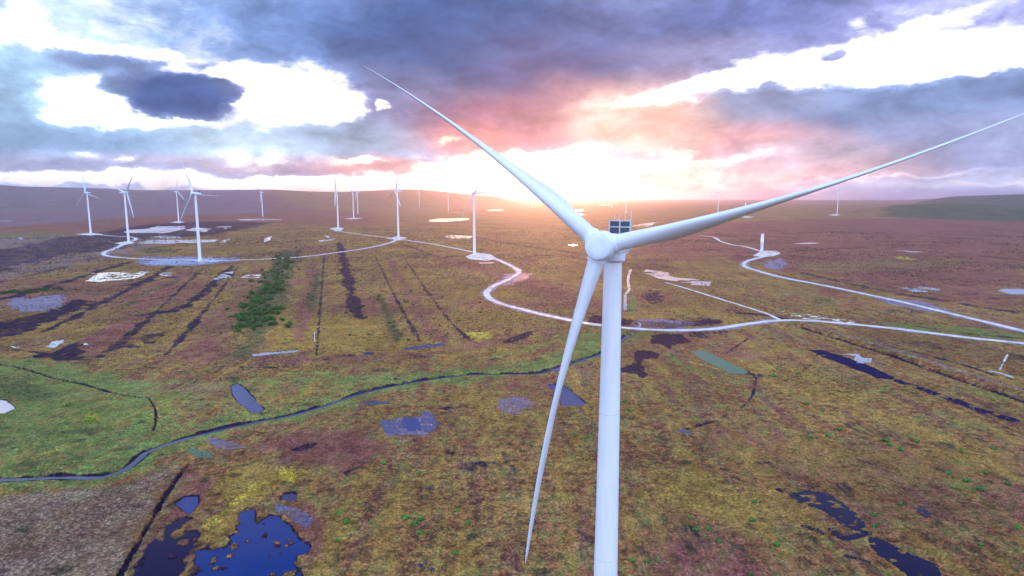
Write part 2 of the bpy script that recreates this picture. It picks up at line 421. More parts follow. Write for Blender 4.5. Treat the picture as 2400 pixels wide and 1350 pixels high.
# ground cover: (kind, shape, points in the survey photo, width in metres, strength)
PEAT, GREEN, HEATH, GOLD, PALE, WET, SCRUB, YEL = range(8)
COVER = [
    # green pasture along the stream
    (GREEN, 'a', [(-80, 835), (100, 845), (190, 858), (340, 882), (520, 888), (700, 880), (900, 872), (1100, 862), (1260, 840), (1400, 785), (1470, 780), (1430, 822),
                  (1330, 866), (1200, 892), (1000, 903), (900, 935), (760, 965), (640, 1002), (520, 1030), (430, 1060), (345, 1110), (250, 1135), (120, 1160), (-80, 1160)], 10, .85),
    (GREEN, 'a', [(350, 890), (560, 895), (900, 885), (880, 910), (760, 938), (600, 975), (420, 1015), (370, 1000)], 14, -.45),
    (GOLD, 'a', [(380, 900), (560, 895), (880, 890), (840, 905), (740, 930), (600, 965), (440, 1000), (390, 960)], 12, .4),
    (GREEN, 'a', [(1320, 790), (1400, 775), (1560, 782), (1480, 800), (1420, 840), (1310, 870)], 6, .8),
    (GREEN, 'l', [(-60, 838), (90, 848), (180, 858)], 7, .7),
    (GREEN, 'l', [(520, 882), (760, 876), (940, 868), (1080, 852), (1230, 820), (1330, 790)], 5, .75),
    (GREEN, 'l', [(620, 985), (760, 958), (870, 925), (960, 912)], 8, .8),
    (PEAT, 'l', [(120, 1000), (80, 1022), (62, 1034)], 3, .62), (HEATH, 'a', [(150, 870), (300, 900), (420, 900), (360, 940), (200, 920)], 10, .6),
    (SCRUB, 'a', [(0, 880), (120, 900), (180, 930), (60, 950), (-60, 930)], 9, .5), (SCRUB, 'l', [(-40, 1060), (120, 1020), (260, 1010)], 6, .5),
    (GREEN, 'l', [(150, 1060), (240, 1035), (330, 1020)], 7, 1.0), (SCRUB, 'l', [(20, 1095), (160, 1075), (300, 1050)], 5, .5),
    (HEATH, 'a', [(60, 1050), (200, 1075), (290, 1040), (180, 1035)], 6, .5), (YEL, 'l', [(60, 1075), (170, 1048), (210, 1046)], 4, .4),
    (PEAT, 'l', [(880, 872), (905, 868), (930, 880), (925, 895)], 5, .6), (SCRUB, 'a', [(530, 880), (565, 885), (560, 900), (540, 902)], 2, .9),
    (HEATH, 'a', [(740, 880), (1000, 868), (1230, 850), (1100, 872), (900, 890)], 6, .75),
    (PEAT, 'l', [(230, 1178), (300, 1160), (300, 1150)], 2, .5), (GREEN, 'a', [(60, 1140), (330, 1120), (410, 1090), (330, 1160), (150, 1180)], 6, .6),
    (GREEN, 'l', [(0, 1130), (130, 1130), (250, 1128), (335, 1095)], 5, .8),
    (GREEN, 'a', [(1474, 690), (1490, 690), (1497, 736), (1472, 738)], 3, .9),
    (GREEN, 'a', [(2040, 752), (2300, 768), (2420, 788), (2420, 800), (2200, 783), (2060, 764)], 8, .75),
    (GREEN, 'l', [(1562, 828), (1590, 850), (1630, 868), (1690, 884), (1750, 890)], 4, .9),
    (GREEN, 'a', [(1870, 616), (2040, 604), (2240, 602), (2300, 612), (2160, 636), (1950, 640), (1850, 628)], 20, .42),
    (YEL, 'a', [(2090, 600), (2120, 600), (2150, 607), (2110, 608)], 10, .7),
    (GREEN, 'l', [(1840, 756), (1875, 762)], 6, .9),
    # heather and purple moor grass
    (HEATH, 'a', [(1480, 545), (1700, 520), (2500, 500), (2500, 740), (2100, 700), (1850, 640), (1700, 600), (1480, 640)], 90, .85),
    (HEATH, 'a', [(1480, 590), (1540, 566), (1650, 556), (1700, 560), (1560, 585), (1480, 605)], 12, 1.0),
    (HEATH, 'a', [(1000, 590), (1100, 610), (1230, 640), (1380, 690), (1380, 740), (1240, 700), (1130, 640), (1000, 610)], 20, .75),
    (HEATH, 'a', [(1720, 590), (1760, 585), (1760, 600), (1740, 620), (1700, 605)], 10, 1.0),
    (HEATH, 'a', [(1775, 615), (1850, 608), (1900, 640), (1830, 640)], 10, .8),
    (HEATH, 'a', [(-80, 640), (240, 660), (520, 650), (520, 700), (300, 740), (150, 720), (-80, 760)], 30, .7),
    (HEATH, 'a', [(430, 820), (700, 835), (1000, 820), (1200, 780), (1300, 760), (1200, 812), (1000, 845), (700, 862), (430, 852)], 12, .7),
    (HEATH, 'a', [(680, 1010), (820, 1000), (920, 1040), (900, 1090), (800, 1120), (640, 1070), (560, 1050)], 8, .8),
    (HEATH, 'a', [(1180, 880), (1330, 880), (1320, 960), (1160, 985), (1150, 940)], 8, .55),
    (HEATH, 'a', [(2320, 1010), (2500, 960), (2500, 1200), (2330, 1160)], 12, .5),
    (HEATH, 'a', [(1550, 1010), (1760, 1000), (1950, 1060), (2100, 1100), (1900, 1110), (1650, 1060)], 12, .5),
    (HEATH, 'a', [(400, 1110), (480, 1090), (500, 1140), (455, 1230), (390, 1240)], 4, .75),
    (HEATH, 'a', [(650, 1165), (740, 1160), (780, 1240), (740, 1350), (700, 1350), (690, 1250)], 5, .75),
    (HEATH, 'a', [(-80, 500), (600, 480), (900, 500), (900, 530), (500, 520), (-80, 600)], 90, .75),
    (HEATH, 'l', [(1570, 815), (1640, 830), (1690, 850)], 8, .6),
    # golden moss and deer grass
    (GOLD, 'a', [(600, 780), (740, 740), (900, 740), (930, 800), (840, 830), (620, 830)], 12, .9),
    (GOLD, 'a', [(940, 600), (1080, 640), (1130, 720), (1250, 740), (1100, 800), (960, 800), (900, 700)], 30, .55),
    (GOLD, 'a', [(520, 1090), (620, 1080), (760, 1100), (640, 1160), (560, 1230), (500, 1270), (470, 1260)], 6, .9),
    (GOLD, 'a', [(1450, 1090), (1600, 1080), (1850, 1160), (1900, 1230), (1700, 1260), (1500, 1220)], 14, .8),
    (GOLD, 'a', [(760, 1080), (1200, 1050), (1400, 1000), (1400, 1350), (900, 1350), (760, 1250)], 25, .45),
    (GOLD, 'a', [(1800, 800), (1950, 880), (2200, 980), (2400, 1090), (2200, 1060), (1900, 960), (1780, 900)], 14, .6),
    (GOLD, 'a', [(1590, 840), (1680, 866), (1740, 882), (1850, 900), (1760, 800), (1700, 840)], 8, .7),
    (YEL, 'a', [(652, 1102), (690, 1098), (697, 1112), (680, 1128), (655, 1122)], 3, .9),
    (YEL, 'a', [(1080, 780), (1150, 778), (1160, 796), (1120, 804)], 5, .6),
    (YEL, 'l', [(490, 1230), (560, 1170), (610, 1130)], 3, .6),
    (YEL, 'l', [(1620, 850), (1680, 864)], 4, .7),
    (YEL, 'a', [(190, 972), (235, 968), (240, 985), (200, 995)], 2, .5),
    # rough pale grass at the lower left
    (PALE, 'a', [(-80, 1170), (120, 1150), (260, 1135), (360, 1105), (430, 1085), (400, 1140), (330, 1260), (270, 1380), (230, 1430), (-80, 1430)], 6, .9),
    (PALE, 'l', [(430, 1095), (398, 1160), (350, 1240), (300, 1320), (270, 1400)], 1.5, .6),
    (PALE, 'a', [(1880, 757), (2020, 798), (2200, 856), (2440, 930), (2440, 938), (2200, 863), (2020, 805), (1872, 760)], .8, 1.5),
    (PALE, 'l', [(1480, 596), (1560, 580), (1655, 557)], 5, .8),
    (PALE, 'a', [(960, 1000), (900, 985), (885, 1000), (900, 1030), (960, 1045), (965, 1020)], 3, .5),
    (PALE, 'a', [(1860, 790), (1890, 795), (1900, 805), (1880, 806)], 3, .9),
    # bare wet ground, its blue sky sheen painted into the colour
    (WET, 'a', [(885, 985), (945, 978), (985, 975), (1000, 963), (1015, 968), (1028, 1005), (1000, 1022), (950, 1020), (900, 1022)], 2, 1.0),
    (WET, 'a', [(1160, 935), (1240, 930), (1260, 955), (1200, 975), (1165, 970)], 4, .7),
    (WET, 'a', [(20, 700), (150, 690), (160, 720), (90, 735), (10, 725)], 12, .9),
    (WET, 'a', [(330, 600), (480, 603), (560, 604), (560, 612), (450, 623), (340, 623), (318, 615)], 6, 1.0),
    (WET, 'a', [(480, 1020), (530, 1035), (580, 1050), (540, 1056), (490, 1040)], 2, .8),
    (WET, 'a', [(640, 1180), (700, 1190), (740, 1215), (720, 1235), (650, 1205)], 2, .7),
    (WET, 'a', [(1490, 745), (1580, 750), (1640, 755), (1600, 770), (1470, 768)], 6, .8),
    (WET, 'a', [(2030, 690), (2150, 705), (2260, 735), (2180, 730), (2080, 712)], 6, .8),
    (WET, 'a', [(1830, 605), (1850, 620), (1830, 636), (1790, 628), (1790, 612)], 8, .9),
    (WET, 'a', [(1190, 640), (1260, 640), (1230, 655), (1200, 668), (1170, 672)], 12, .8),
    (WET, 'l', [(130, 1010), (70, 1030), (90, 1010), (120, 1012)], 2, .6),
    # bare peat
    (PEAT, 'l', [(795, 570), (812, 640), (828, 700), (842, 745)], 13, .95),
    (PEAT, 'a', [(855, 760), (880, 765), (882, 820), (856, 825)], 8, .35),
    (PEAT, 'a', [(-80, 650), (-80, 600), (60, 575), (140, 556), (240, 545), (330, 527), (480, 518), (640, 522), (600, 532), (520, 548), (430, 556), (310, 562),
                 (300, 580), (250, 590), (150, 600), (60, 620), (0, 640)], 40, .8),
    (PEAT, 'l', [(760, 600), (752, 700), (742, 835)], 3, .84), (PEAT, 'l', [(880, 600), (928, 700), (985, 800)], 4, .8),
    (PEAT, 'l', [(945, 600), (1020, 710), (1100, 800)], 4, .8), (PEAT, 'l', [(560, 622), (475, 735), (385, 835)], 4.5, .8),
    (PEAT, 'l', [(475, 628), (340, 755), (235, 835)], 5, .8), (PEAT, 'l', [(400, 625), (255, 702), (100, 780)], 10, .88),
    (PEAT, 'l', [(300, 615), (120, 670), (-40, 715)], 12, .86), (PEAT, 'l', [(690, 560), (700, 600)], 6, .6),
    (HEATH, 'l', [(610, 620), (540, 735), (450, 840)], 24, .6), (HEATH, 'l', [(440, 632), (290, 755), (180, 830)], 26, .8),
    (HEATH, 'l', [(735, 610), (722, 700), (700, 800)], 12, .7), (HEATH, 'l', [(915, 610), (975, 720), (1040, 800)], 12, .7),
    (GOLD, 'l', [(790, 600), (782, 720), (790, 830)], 20, .5), (GOLD, 'l', [(520, 630), (420, 745), (320, 835)], 22, .5),
    (GOLD, 'l', [(690, 640), (668, 740), (640, 810)], 16, .5),
    (PEAT, 'l', [(900, 530), (1050, 545), (1200, 572), (1400, 600)], 12, .8), (PEAT, 'l', [(1060, 520), (1300, 535), (1500, 548)], 18, .76),
    (PEAT, 'l', [(1500, 520), (1750, 530), (2000, 545), (2300, 560)], 22, .8), (PEAT, 'l', [(1850, 590), (2050, 580), (2300, 600), (2420, 612)], 12, .8),
    (PEAT, 'l', [(300, 500), (600, 490), (900, 500)], 50, .74), (PEAT, 'l', [(-40, 520), (200, 512), (420, 508)], 40, .74),
    (GOLD, 'a', [(1800, 530), (1960, 540), (1990, 552), (1860, 556)], 30, .8), (GOLD, 'a', [(1880, 590), (2060, 585), (2050, 596), (1860, 606)], 14, .8),
    (WET, 'a', [(-80, 470), (300, 470), (620, 480), (640, 500), (300, 512), (-80, 540)], 160, .55),  # far-left haze and sky blue put into the ground colour
    (WET, 'a', [(-80, 560), (240, 548), (500, 520), (300, 600), (-80, 680)], 60, .5),  # same bluish sky light laid into the left bog's colour
    (GREEN, 'a', [(-60, 545), (120, 540), (220, 552), (60, 575), (-60, 590)], 30, .5),
    (PEAT, 'l', [(-60, 672), (60, 648), (150, 626)], 14, .7),
    (PEAT, 'a', [(-60, 760), (60, 742), (120, 722), (180, 702), (215, 705), (205, 725), (140, 752), (90, 775), (40, 790), (-60, 805)], 12, .9),
    (PEAT, 'a', [(60, 832), (120, 830), (160, 808), (195, 798), (185, 830), (190, 845), (130, 845)], 6, .9),
    (PEAT, 'l', [(-30, 820), (50, 822), (150, 838)], 4, .8),
    (PEAT, 'l', [(545, 622), (505, 660), (440, 715), (370, 735), (300, 740)], 12, .92),
    (PEAT, 'a', [(330, 800), (340, 785), (385, 778), (380, 790), (350, 806)], 6, .74),
    (PEAT, 'l', [(250, 828), (290, 808), (320, 815)], 4, .8),
    (PEAT, 'l', [(215, 800), (255, 802), (330, 790)], 3, .7),
    (PEAT, 'l', [(405, 650), (330, 662), (300, 668)], 12, .8),
    (PEAT, 'l', [(860, 846), (960, 836), (1060, 838)], 4, .7),
    (PEAT, 'l', [(520, 860), (640, 864), (760, 860)], 3, .6),
    (PEAT, 'a', [(1170, 806), (1230, 775), (1290, 768), (1240, 790), (1190, 808)], 5, .9),
    (PEAT, 'a', [(1500, 690), (1545, 680), (1562, 700), (1540, 715), (1508, 708)], 9, .75),
    (PEAT, 'a', [(1380, 735), (1470, 748), (1540, 752), (1600, 758), (1640, 745), (1700, 748), (1670, 764), (1560, 770), (1470, 766), (1380, 755)], 8, .95),
    (PEAT, 'l', [(1735, 735), (1790, 738), (1835, 748)], 10, .9),
    (PEAT, 'a', [(1530, 785), (1600, 782), (1625, 800), (1570, 816), (1535, 808)], 7, 1.0),
    (PEAT, 'a', [(1450, 872), (1480, 845), (1495, 822), (1530, 822), (1555, 832), (1545, 842), (1505, 842), (1515, 868), (1540, 880), (1512, 895), (1480, 882)], 5, 1.0),
    (PEAT, 'l', [(1800, 762), (1745, 798), (1700, 830)], 1.6, .9),
    (PEAT, 'l', [(1772, 886), (1762, 930), (1730, 962), (1690, 984), (1630, 1002), (1600, 1010)], 2, .8),
    (PEAT, 'a', [(1003, 957), (1050, 948), (1085, 955), (1045, 968)], 4, .9),
    (PEAT, 'a', [(680, 1055), (720, 1040), (745, 1038), (715, 1058)], 3, .85),
    (PEAT, 'a', [(800, 1110), (830, 1090), (880, 1075), (850, 1100), (815, 1118)], 3, .6),
    (PEAT, 'l', [(870, 873), (920, 872), (935, 885)], 4, .7),
    (PEAT, 'l', [(2050, 806), (2150, 828), (2240, 852), (2330, 880)], 3.4, .95),
    (PEAT, 'l', [(1880, 640), (2000, 668), (2120, 690), (2260, 712), (2420, 740)], 12, .78),
    (PEAT, 'l', [(2080, 755), (2180, 770), (2300, 785), (2420, 794)], 5, .7),
    (PEAT, 'l', [(2080, 712), (2170, 735), (2240, 748)], 5, .6),
    (PEAT, 'l', [(600, 520), (700, 524), (800, 528), (870, 535)], 26, .6),
    (PEAT, 'l', [(0, 488), (80, 484), (180, 480), (280, 478)], 90, .5),
    (PEAT, 'l', [(940, 570), (1020, 600), (1060, 600), (1100, 598)], 16, .7),
    (PEAT, 'l', [(1180, 590), (1300, 604), (1380, 626)], 8, .6),
    (PEAT, 'l', [(1060, 560), (1160, 580), (1260, 600), (1390, 620)], 5, .5),
    (PEAT, 'l', [(1700, 548), (1820, 552), (1960, 556), (2100, 570)], 14, .5),
    (PEAT, 'l', [(870, 745), (905, 790), (925, 815)], 2, .5),
    (PEAT, 'l', [(1830, 1150), (1870, 1165)], 2, .8),
    # scrub covered strips
    (SCRUB, 'l', [(672, 590), (645, 650), (612, 715), (592, 760)], 24, .85),
    (SCRUB, 'l', [(700, 590), (672, 650), (640, 720), (600, 785), (545, 845)], 14, .55),
    (SCRUB, 'l', [(-40, 692), (60, 684), (160, 679)], 12, .9),
    (SCRUB, 'l', [(745, 640), (735, 690), (728, 730)], 8, .6),
    (SCRUB, 'l', [(885, 690), (915, 755), (935, 800)], 7, .6),
    (SCRUB, 'l', [(285, 720), (310, 710)], 12, .7), (SCRUB, 'l', [(330, 690), (420, 655)], 8, .5),
    (SCRUB, 'a', [(300, 585), (360, 580), (420, 588), (350, 596)], 14, .6),
    (SCRUB, 'a', [(2050, 505), (2150, 480), (2290, 474), (2440, 485), (2440, 520), (2250, 515)], 60, .78),
    (SCRUB, 'a', [(1870, 690), (1950, 700), (1990, 720), (1900, 715)], 10, .5),
    (SCRUB, 'l', [(520, 880), (560, 893)], 4, .8),
]


def cover_masks(x, y):
    n = len(x)
    M = np.zeros((n, 8), np.float32)
    r = np.hypot(x, y)
    big = fbm(x, y, 60, 5, 1)
    fine = fbm(x, y, 9, 4, 2)
    stre = fbm(x, y, 300, 3, 12)
    for kind, shape, pts, w, amt in COVER:
        wp = gp(pts)
        if shape == 'l': wp = smooth_line(wp, 4)
        P = np.array(wp)
        pad = w * 2.5 + 20
        m = (x > P[:, 0].min() - pad) & (x < P[:, 0].max() + pad) & (y > P[:, 1].min() - pad) & (y < P[:, 1].max() + pad)
        idx = np.nonzero(m)[0]
        if not len(idx): continue
        xm, ym = x[idx], y[idx]
        jag = (.55 * big[idx] + .75 * fine[idx])
        if shape == 'l':
            d = w * .5 - seg_dist(xm, ym, wp) + w * .75 * jag
            v = sstep(d, -.12 * w, .18 * w)
        else:
            d = poly_sdf(xm, ym, wp) + w * 1.15 * jag
            s = .22 if kind in (PEAT, WET) else .8
            v = sstep(d, -s * w * .6, s * w)
        if amt < 0: M[idx, kind] = M[idx, kind] * (1 + amt * v)
        else: M[idx, kind] = np.maximum(M[idx, kind], v * amt)
    # peat banks and ditches; the stream cut's shade is painted in as peat
    m = np.nonzero(r < 900)[0]
    xm, ym = x[m], y[m]
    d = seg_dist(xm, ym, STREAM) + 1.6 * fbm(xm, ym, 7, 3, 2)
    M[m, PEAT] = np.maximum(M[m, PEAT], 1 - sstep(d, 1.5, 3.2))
    d = seg_dist(xm, ym, CAUSE_DITCH)
    M[m, PEAT] = np.maximum(M[m, PEAT], 1 - sstep(d, 1.4, 3.0))
    for pts, w in DITCHES:
        d = seg_dist(xm, ym, pts) + .5 * fbm(xm, ym, 4, 2, 2)
        M[m, PEAT] = np.maximum(M[m, PEAT], .9 * (1 - sstep(d, w * .45, w * .85)))
    for k in NEAR_PONDS:
        f = pond_field(k, xm, ym)
        M[m, PEAT] = np.maximum(M[m, PEAT], .85 * sstep(f + .5 * fbm(xm, ym, 2.5, 2, 61), -1.5, -.5))
    # scattered bare hags and green flushes everywhere
    hag = fbm(x, y, 38, 5, 31) + .35 * stre
    M[:, PEAT] = np.maximum(M[:, PEAT], .6 * sstep(hag, .34, .52) * (1 - np.clip(M[:, GREEN], 0, 1)) * (1 - M[:, PALE]))
    M[:, GREEN] = np.maximum(M[:, GREEN], .5 * sstep(fbm(x, y, 28, 5, 33), .3, .6))
    M[:, HEATH] = np.maximum(M[:, HEATH], .7 * sstep(fbm(x, y, 80, 5, 35), .0, .5))
    M[:, GOLD] = np.maximum(M[:, GOLD], .75 * sstep(fbm(x, y, 55, 5, 37), -.05, .45))
    M[:, HEATH] *= .72; M[:, GOLD] *= .75; M[:, GREEN] *= .78; M[:, PEAT] *= .76; M[:, PALE] *= .66; M[:, WET] *= .8
    return np.clip(M, 0, 1)


def ground_mat():
    def build(N, b):
        geo = N.n('ShaderNodeNewGeometry').outputs['Position']
        P = N.vm('MULTIPLY', geo, (1, 1, .3))
        A = N.n('ShaderNodeAttribute', attribute_name='cover_a')
        B = N.n('ShaderNodeAttribute', attribute_name='cover_b')
        sa = N.n('ShaderNodeSeparateColor'); N.put(sa.inputs[0], A.outputs['Color'])
        sb = N.n('ShaderNodeSeparateColor'); N.put(sb.inputs[0], B.outputs['Color'])
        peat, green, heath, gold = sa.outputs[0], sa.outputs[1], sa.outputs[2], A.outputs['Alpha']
        pale, wet, scrub, yel = sb.outputs[0], sb.outputs[1], sb.outputs[2], B.outputs['Alpha']
        n1 = N.noise(P, .045, 6, .62)
        n2 = N.noise(P, .35, 6, .70, .4)
        n3 = N.noise(P, 1.3, 5, .72)
        n4 = N.noise(N.vm('ADD', P, (91, 37, 5)), .9, 4, .65)
        n0 = N.noise(P, .009, 5, .6)
        n5 = N.noise(N.vm('ADD', P, (-50, 210, 3)), .12, 5, .66)
        # old peat working runs one way across the bog: grain stretched along it
        def grain(ang, scale, st):
            mp = N.n('ShaderNodeMapping'); mp.inputs['Rotation'].default_value = (0, 0, ang); mp.inputs['Scale'].default_value = (1, st, 1)
            N.put(mp.inputs['Vector'], P)
            return N.noise(mp.outputs[0], scale, 5, .62)
        g1 = grain(GRAIN, .13, .12)
        g2 = grain(GRAIN + .12, .45, .2)
        col = N.mix(N.rng(n2, .40, .60), GC['brown'], GC['tan'])
        col = N.mix(N.m('MULTIPLY', N.rng(n4, .50, .62), .8), col, GC['rust'])
        col = N.mix(N.m('MULTIPLY', N.rng(N.m('ADD', N.m('MULTIPLY', n5, .6), N.m('MULTIPLY', g2, .4)), .455, .6), .72), col, GC['olive'])
        col = N.mix(N.m('MULTIPLY', N.rng(g1, .50, .66), .55), col, GC['gold'])
        col = N.mix(N.m('MULTIPLY', N.rng(g1, .49, .34), .5), col, GC['heath2'])
        def over(col, m, c1, c2, n, edge=.36, amp=1.4):
            w = N.m('ADD', N.m('MULTIPLY', N.m('SUBTRACT', n, .5), amp), N.m('ADD', N.m('MULTIPLY', N.m('SUBTRACT', n1, .5), 1.0), N.m('MULTIPLY', N.m('SUBTRACT', n3, .5), .8)))
            f = N.rng(N.m('ADD', m, w), .5 - edge, .5 + edge)
            return N.mix(N.m('MULTIPLY', f, N.m('GREATER_THAN', m, .015)), col, N.mix(N.rng(n4, .38, .62), c1, c2))
        col = over(col, gold, GC['gold'], GC['gold2'], n2)
        col = over(col, heath, GC['heath'], GC['heath2'], n2)
        col = over(col, green, GC['green'], GC['green2'], g2)
        col = over(col, yel, GC['yellow'], GC['gold'], n2)
        col = over(col, pale, GC['pale'], GC['pale2'], n3, .4)
        col = over(col, scrub, GC['scrub'], GC['scrub2'], n3)
        col = over(col, wet, GC['wet'], GC['wet2'], n2, .2)
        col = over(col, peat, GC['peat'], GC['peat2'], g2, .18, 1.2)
        # scattered low heather and bog myrtle bushes
        vs = N.n('ShaderNodeTexVoronoi'); N.put(vs.inputs['Vector'], N.vm('ADD', P, N.n('ShaderNodeCombineXYZ').outputs[0])); vs.inputs['Scale'].default_value = .11
        sp = N.m('MULTIPLY', N.rng(N.m('ADD', vs.outputs['Distance'], N.m('MULTIPLY', N.m('SUBTRACT', n2, .5), .5)), .27, .13), N.rng(n1, .46, .56))
        col = N.mix(N.m('MULTIPLY', sp, .75), col, (.035, .04, .022))
        # tussocks: leaf litter, seed heads and dark roots at the metre scale
        v = N.n('ShaderNodeTexVoronoi'); N.put(v.inputs['Vector'], N.vm('ADD', P, N.vm('MULTIPLY', N.noise(P, 1.0, 3, .6, col=True), (2, 2, 2)))); v.inputs['Scale'].default_value = .75
        tus = N.m('MULTIPLY', N.rng(v.outputs['Distance'], .0, .75, 1.12, .72), N.rng(n3, .36, .64, .68, 1.68))
        tus = N.m('MULTIPLY', tus, N.rng(n2, .36, .64, .85, 1.15))
        tus = N.m('MULTIPLY', tus, N.rng(n5, .35, .65, .8, 1.22))
        tus = N.m('MULTIPLY', tus, N.rng(n0, .3, .7, .8, 1.22))
        tv = N.n('ShaderNodeCombineXYZ')
        for i in range(3): N.put(tv.inputs[i], tus)
        col = N.mix(1.0, col, tv.outputs[0], 'MULTIPLY')
        N.put(b.inputs['Base Color'], col)
        wetness = N.m('MAXIMUM', N.m('MULTIPLY', peat, .15), wet)
        N.put(b.inputs['Roughness'], N.rng(N.m('ADD', wetness, N.m('MULTIPLY', N.m('SUBTRACT', n2, .5), .8)), .3, .9, .9, .38))
        N.put(b.inputs['Specular IOR Level'], N.rng(wetness, .2, .9, .08, .6))
        hgt = N.m('ADD', N.m('MULTIPLY', n3, .5), N.m('MULTIPLY', v.outputs['Distance'], -.35))
        bp = N.n('ShaderNodeBump'); bp.inputs['Strength'].default_value = .6; bp.inputs['Distance'].default_value = .8
        N.put(bp.inputs['Height'], hgt)
        N.put(b.inputs['Normal'], bp.outputs[0])
    return mat('bog_ground', (.1, .08, .04), .9, .1, build)


_a, _b = G(1893, 822), G(2370, 984)
GRAIN = math.atan2(_b[0] - _a[0], _b[1] - _a[1])
GC = dict(brown=(.085, .045, .024), tan=(.22, .122, .045), rust=(.25, .085, .038), olive=(.105, .11, .032), gold=(.25, .155, .036), gold2=(.17, .11, .026),
          heath=(.20, .07, .055), heath2=(.10, .036, .045), green=(.065, .125, .03), green2=(.14, .155, .045), yellow=(.42, .34, .03),
          pale=(.23, .165, .12), pale2=(.085, .055, .045), scrub=(.03, .065, .022), scrub2=(.07, .06, .03), wet=(.065, .06, .13), wet2=(.11, .085, .13),  # wet tones include the blue of the reflected sky
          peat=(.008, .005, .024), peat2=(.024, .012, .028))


def build_ground():
    a = np.concatenate([np.radians(np.arange(-180, -50, 4.0)), np.radians(np.arange(-50, -43.5, .5)), np.radians(np.arange(-43.5, 43.51, .085)), np.radians(np.arange(44, 50, .5)), np.radians(np.arange(50, 180, 4.0))])
    dep = np.concatenate([np.arange(60, 38, -2.0), np.arange(38, 6, -.07), np.arange(6, 1.2, -.025), np.arange(1.2, .24, -.012)])
    r = CAM_H / np.tan(np.radians(dep))
    r = np.concatenate([[4, 20, 40], r, [24000]])
    na, nr = len(a), len(r)
    AA, RR = np.meshgrid(a, r)
    x = (RR * np.sin(AA)).ravel(); y = (RR * np.cos(AA)).ravel()
    z = hfun(x.copy(), y.copy())
    i = np.arange(nr - 1)[:, None] * na; j = np.arange(na)[None, :]; j2 = (j + 1) % na
    F = np.stack([i + j, i + na + j, i + na + j2, i + j2], -1).reshape(-1, 4)[:, ::-1]
    me = mesh_np('ground', np.stack([x, y, z], 1), F, ground_mat(), True)
    # centre cap
    M = cover_masks(x, y)
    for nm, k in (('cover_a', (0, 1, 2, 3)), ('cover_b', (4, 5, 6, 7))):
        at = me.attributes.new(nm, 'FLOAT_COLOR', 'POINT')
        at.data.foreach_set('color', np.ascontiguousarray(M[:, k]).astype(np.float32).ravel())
    o = obj('ground', me)
    tag(o, 'wide flat brown and gold blanket bog reaching to low hills', 'bog', kind='structure')


build_ground()


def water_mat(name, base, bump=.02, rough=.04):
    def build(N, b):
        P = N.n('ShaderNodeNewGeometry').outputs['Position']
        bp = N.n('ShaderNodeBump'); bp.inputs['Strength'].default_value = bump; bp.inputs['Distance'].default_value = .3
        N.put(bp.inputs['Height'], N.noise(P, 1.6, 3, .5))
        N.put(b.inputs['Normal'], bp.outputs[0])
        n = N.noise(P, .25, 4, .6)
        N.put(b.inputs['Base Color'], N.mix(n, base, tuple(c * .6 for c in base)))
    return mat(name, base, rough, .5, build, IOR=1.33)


M_WATER = water_mat('water', (.012, .022, .07))
M_BLUE = water_mat('deep_water', (.002, .022, .13))
M_DARK = water_mat('peat_water', (.004, .003, .03), .02, .12)
M_DARK.node_tree.nodes['Principled BSDF'].inputs['IOR'].default_value = 1.2
M_MIRROR = water_mat('sky_pale_water', (.34, .34, .38), .01, .06)  # pale base colour stands in for bright sky reflected in the water
M_CUT = mat('wet_cut_peat', (.007, .006, .04), .8, .04)
M_GREENW = water_mat('algae_water', (.028, .11, .05), .02, .3)
M_MAUVE = water_mat('silty_water', (.04, .05, .13), .02, .1)


def patch(name, field, pts, m, off=.06, level=None, cells=60000, pad=3):
    """flat irregular sheet where field(x, y) > 0, clipped at the zero line"""
    P = np.array(pts)
    x0, y0 = P.min(0) - pad; x1, y1 = P.max(0) + pad
    r = math.hypot((x0 + x1) / 2, (y0 + y1) / 2)
    dx = max(.25, r * 1.4 / FPX); dy = dx * max(1, min(4, r / CAM_H * .35))
    k = math.sqrt(max(1, (x1 - x0) / dx * (y1 - y0) / dy / cells)); dx *= k; dy *= k
    nx = int((x1 - x0) / dx) + 2; ny = int((y1 - y0) / dy) + 2
    X, Y = np.meshgrid(x0 + np.arange(nx) * dx, y0 + np.arange(ny) * dy)
    Fv = field(X.ravel(), Y.ravel()).reshape(X.shape)
    V = []; cache = {}; faces = []
    def vert(i, j):
        q = ('v', i, j)
        if q not in cache:
            cache[q] = len(V); V.append((X[j, i], Y[j, i]))
        return cache[q]
    def cut(a, b):
        q = (a, b) if a < b else (b, a)
        if q not in cache:
            (i, j), (k, l) = q
            fa, fb = Fv[j, i], Fv[l, k]
            t = fa / (fa - fb)
            cache[q] = len(V); V.append((X[j, i] + (X[l, k] - X[j, i]) * t, Y[j, i] + (Y[l, k] - Y[j, i]) * t))
        return cache[q]
    pos = Fv > 0
    any4 = pos[:-1, :-1] | pos[1:, :-1] | pos[:-1, 1:] | pos[1:, 1:]
    for j, i in zip(*np.nonzero(any4)):
        c = [(i, j), (i + 1, j), (i + 1, j + 1), (i, j + 1)]
        if pos[j, i] and pos[j, i + 1] and pos[j + 1, i + 1] and pos[j + 1, i]:
            faces.append([vert(*q) for q in c]); continue
        for tri in ((c[0], c[1], c[2]), (c[0], c[2], c[3])):
            out = []
            for a, b in zip(tri, tri[1:] + tri[:1]):
                pa, pb = pos[a[1], a[0]], pos[b[1], b[0]]
                if pa: out.append(vert(*a))
                if pa != pb: out.append(cut(a, b))
            if len(out) >= 3: faces.append(out)
    if not faces: return None
    V = np.array(V)
    z = hfun(V[:, 0].copy(), V[:, 1].copy(), cuts=False) + off if level is None else np.full(len(V), level)
    me = mesh_np(name, np.column_stack([V, z]), faces, m)
    return obj(name, me)


def low(pts):
    P = np.array(pts)
    return float(hfun(P[:, 0].copy(), P[:, 1].copy(), cuts=False).mean())


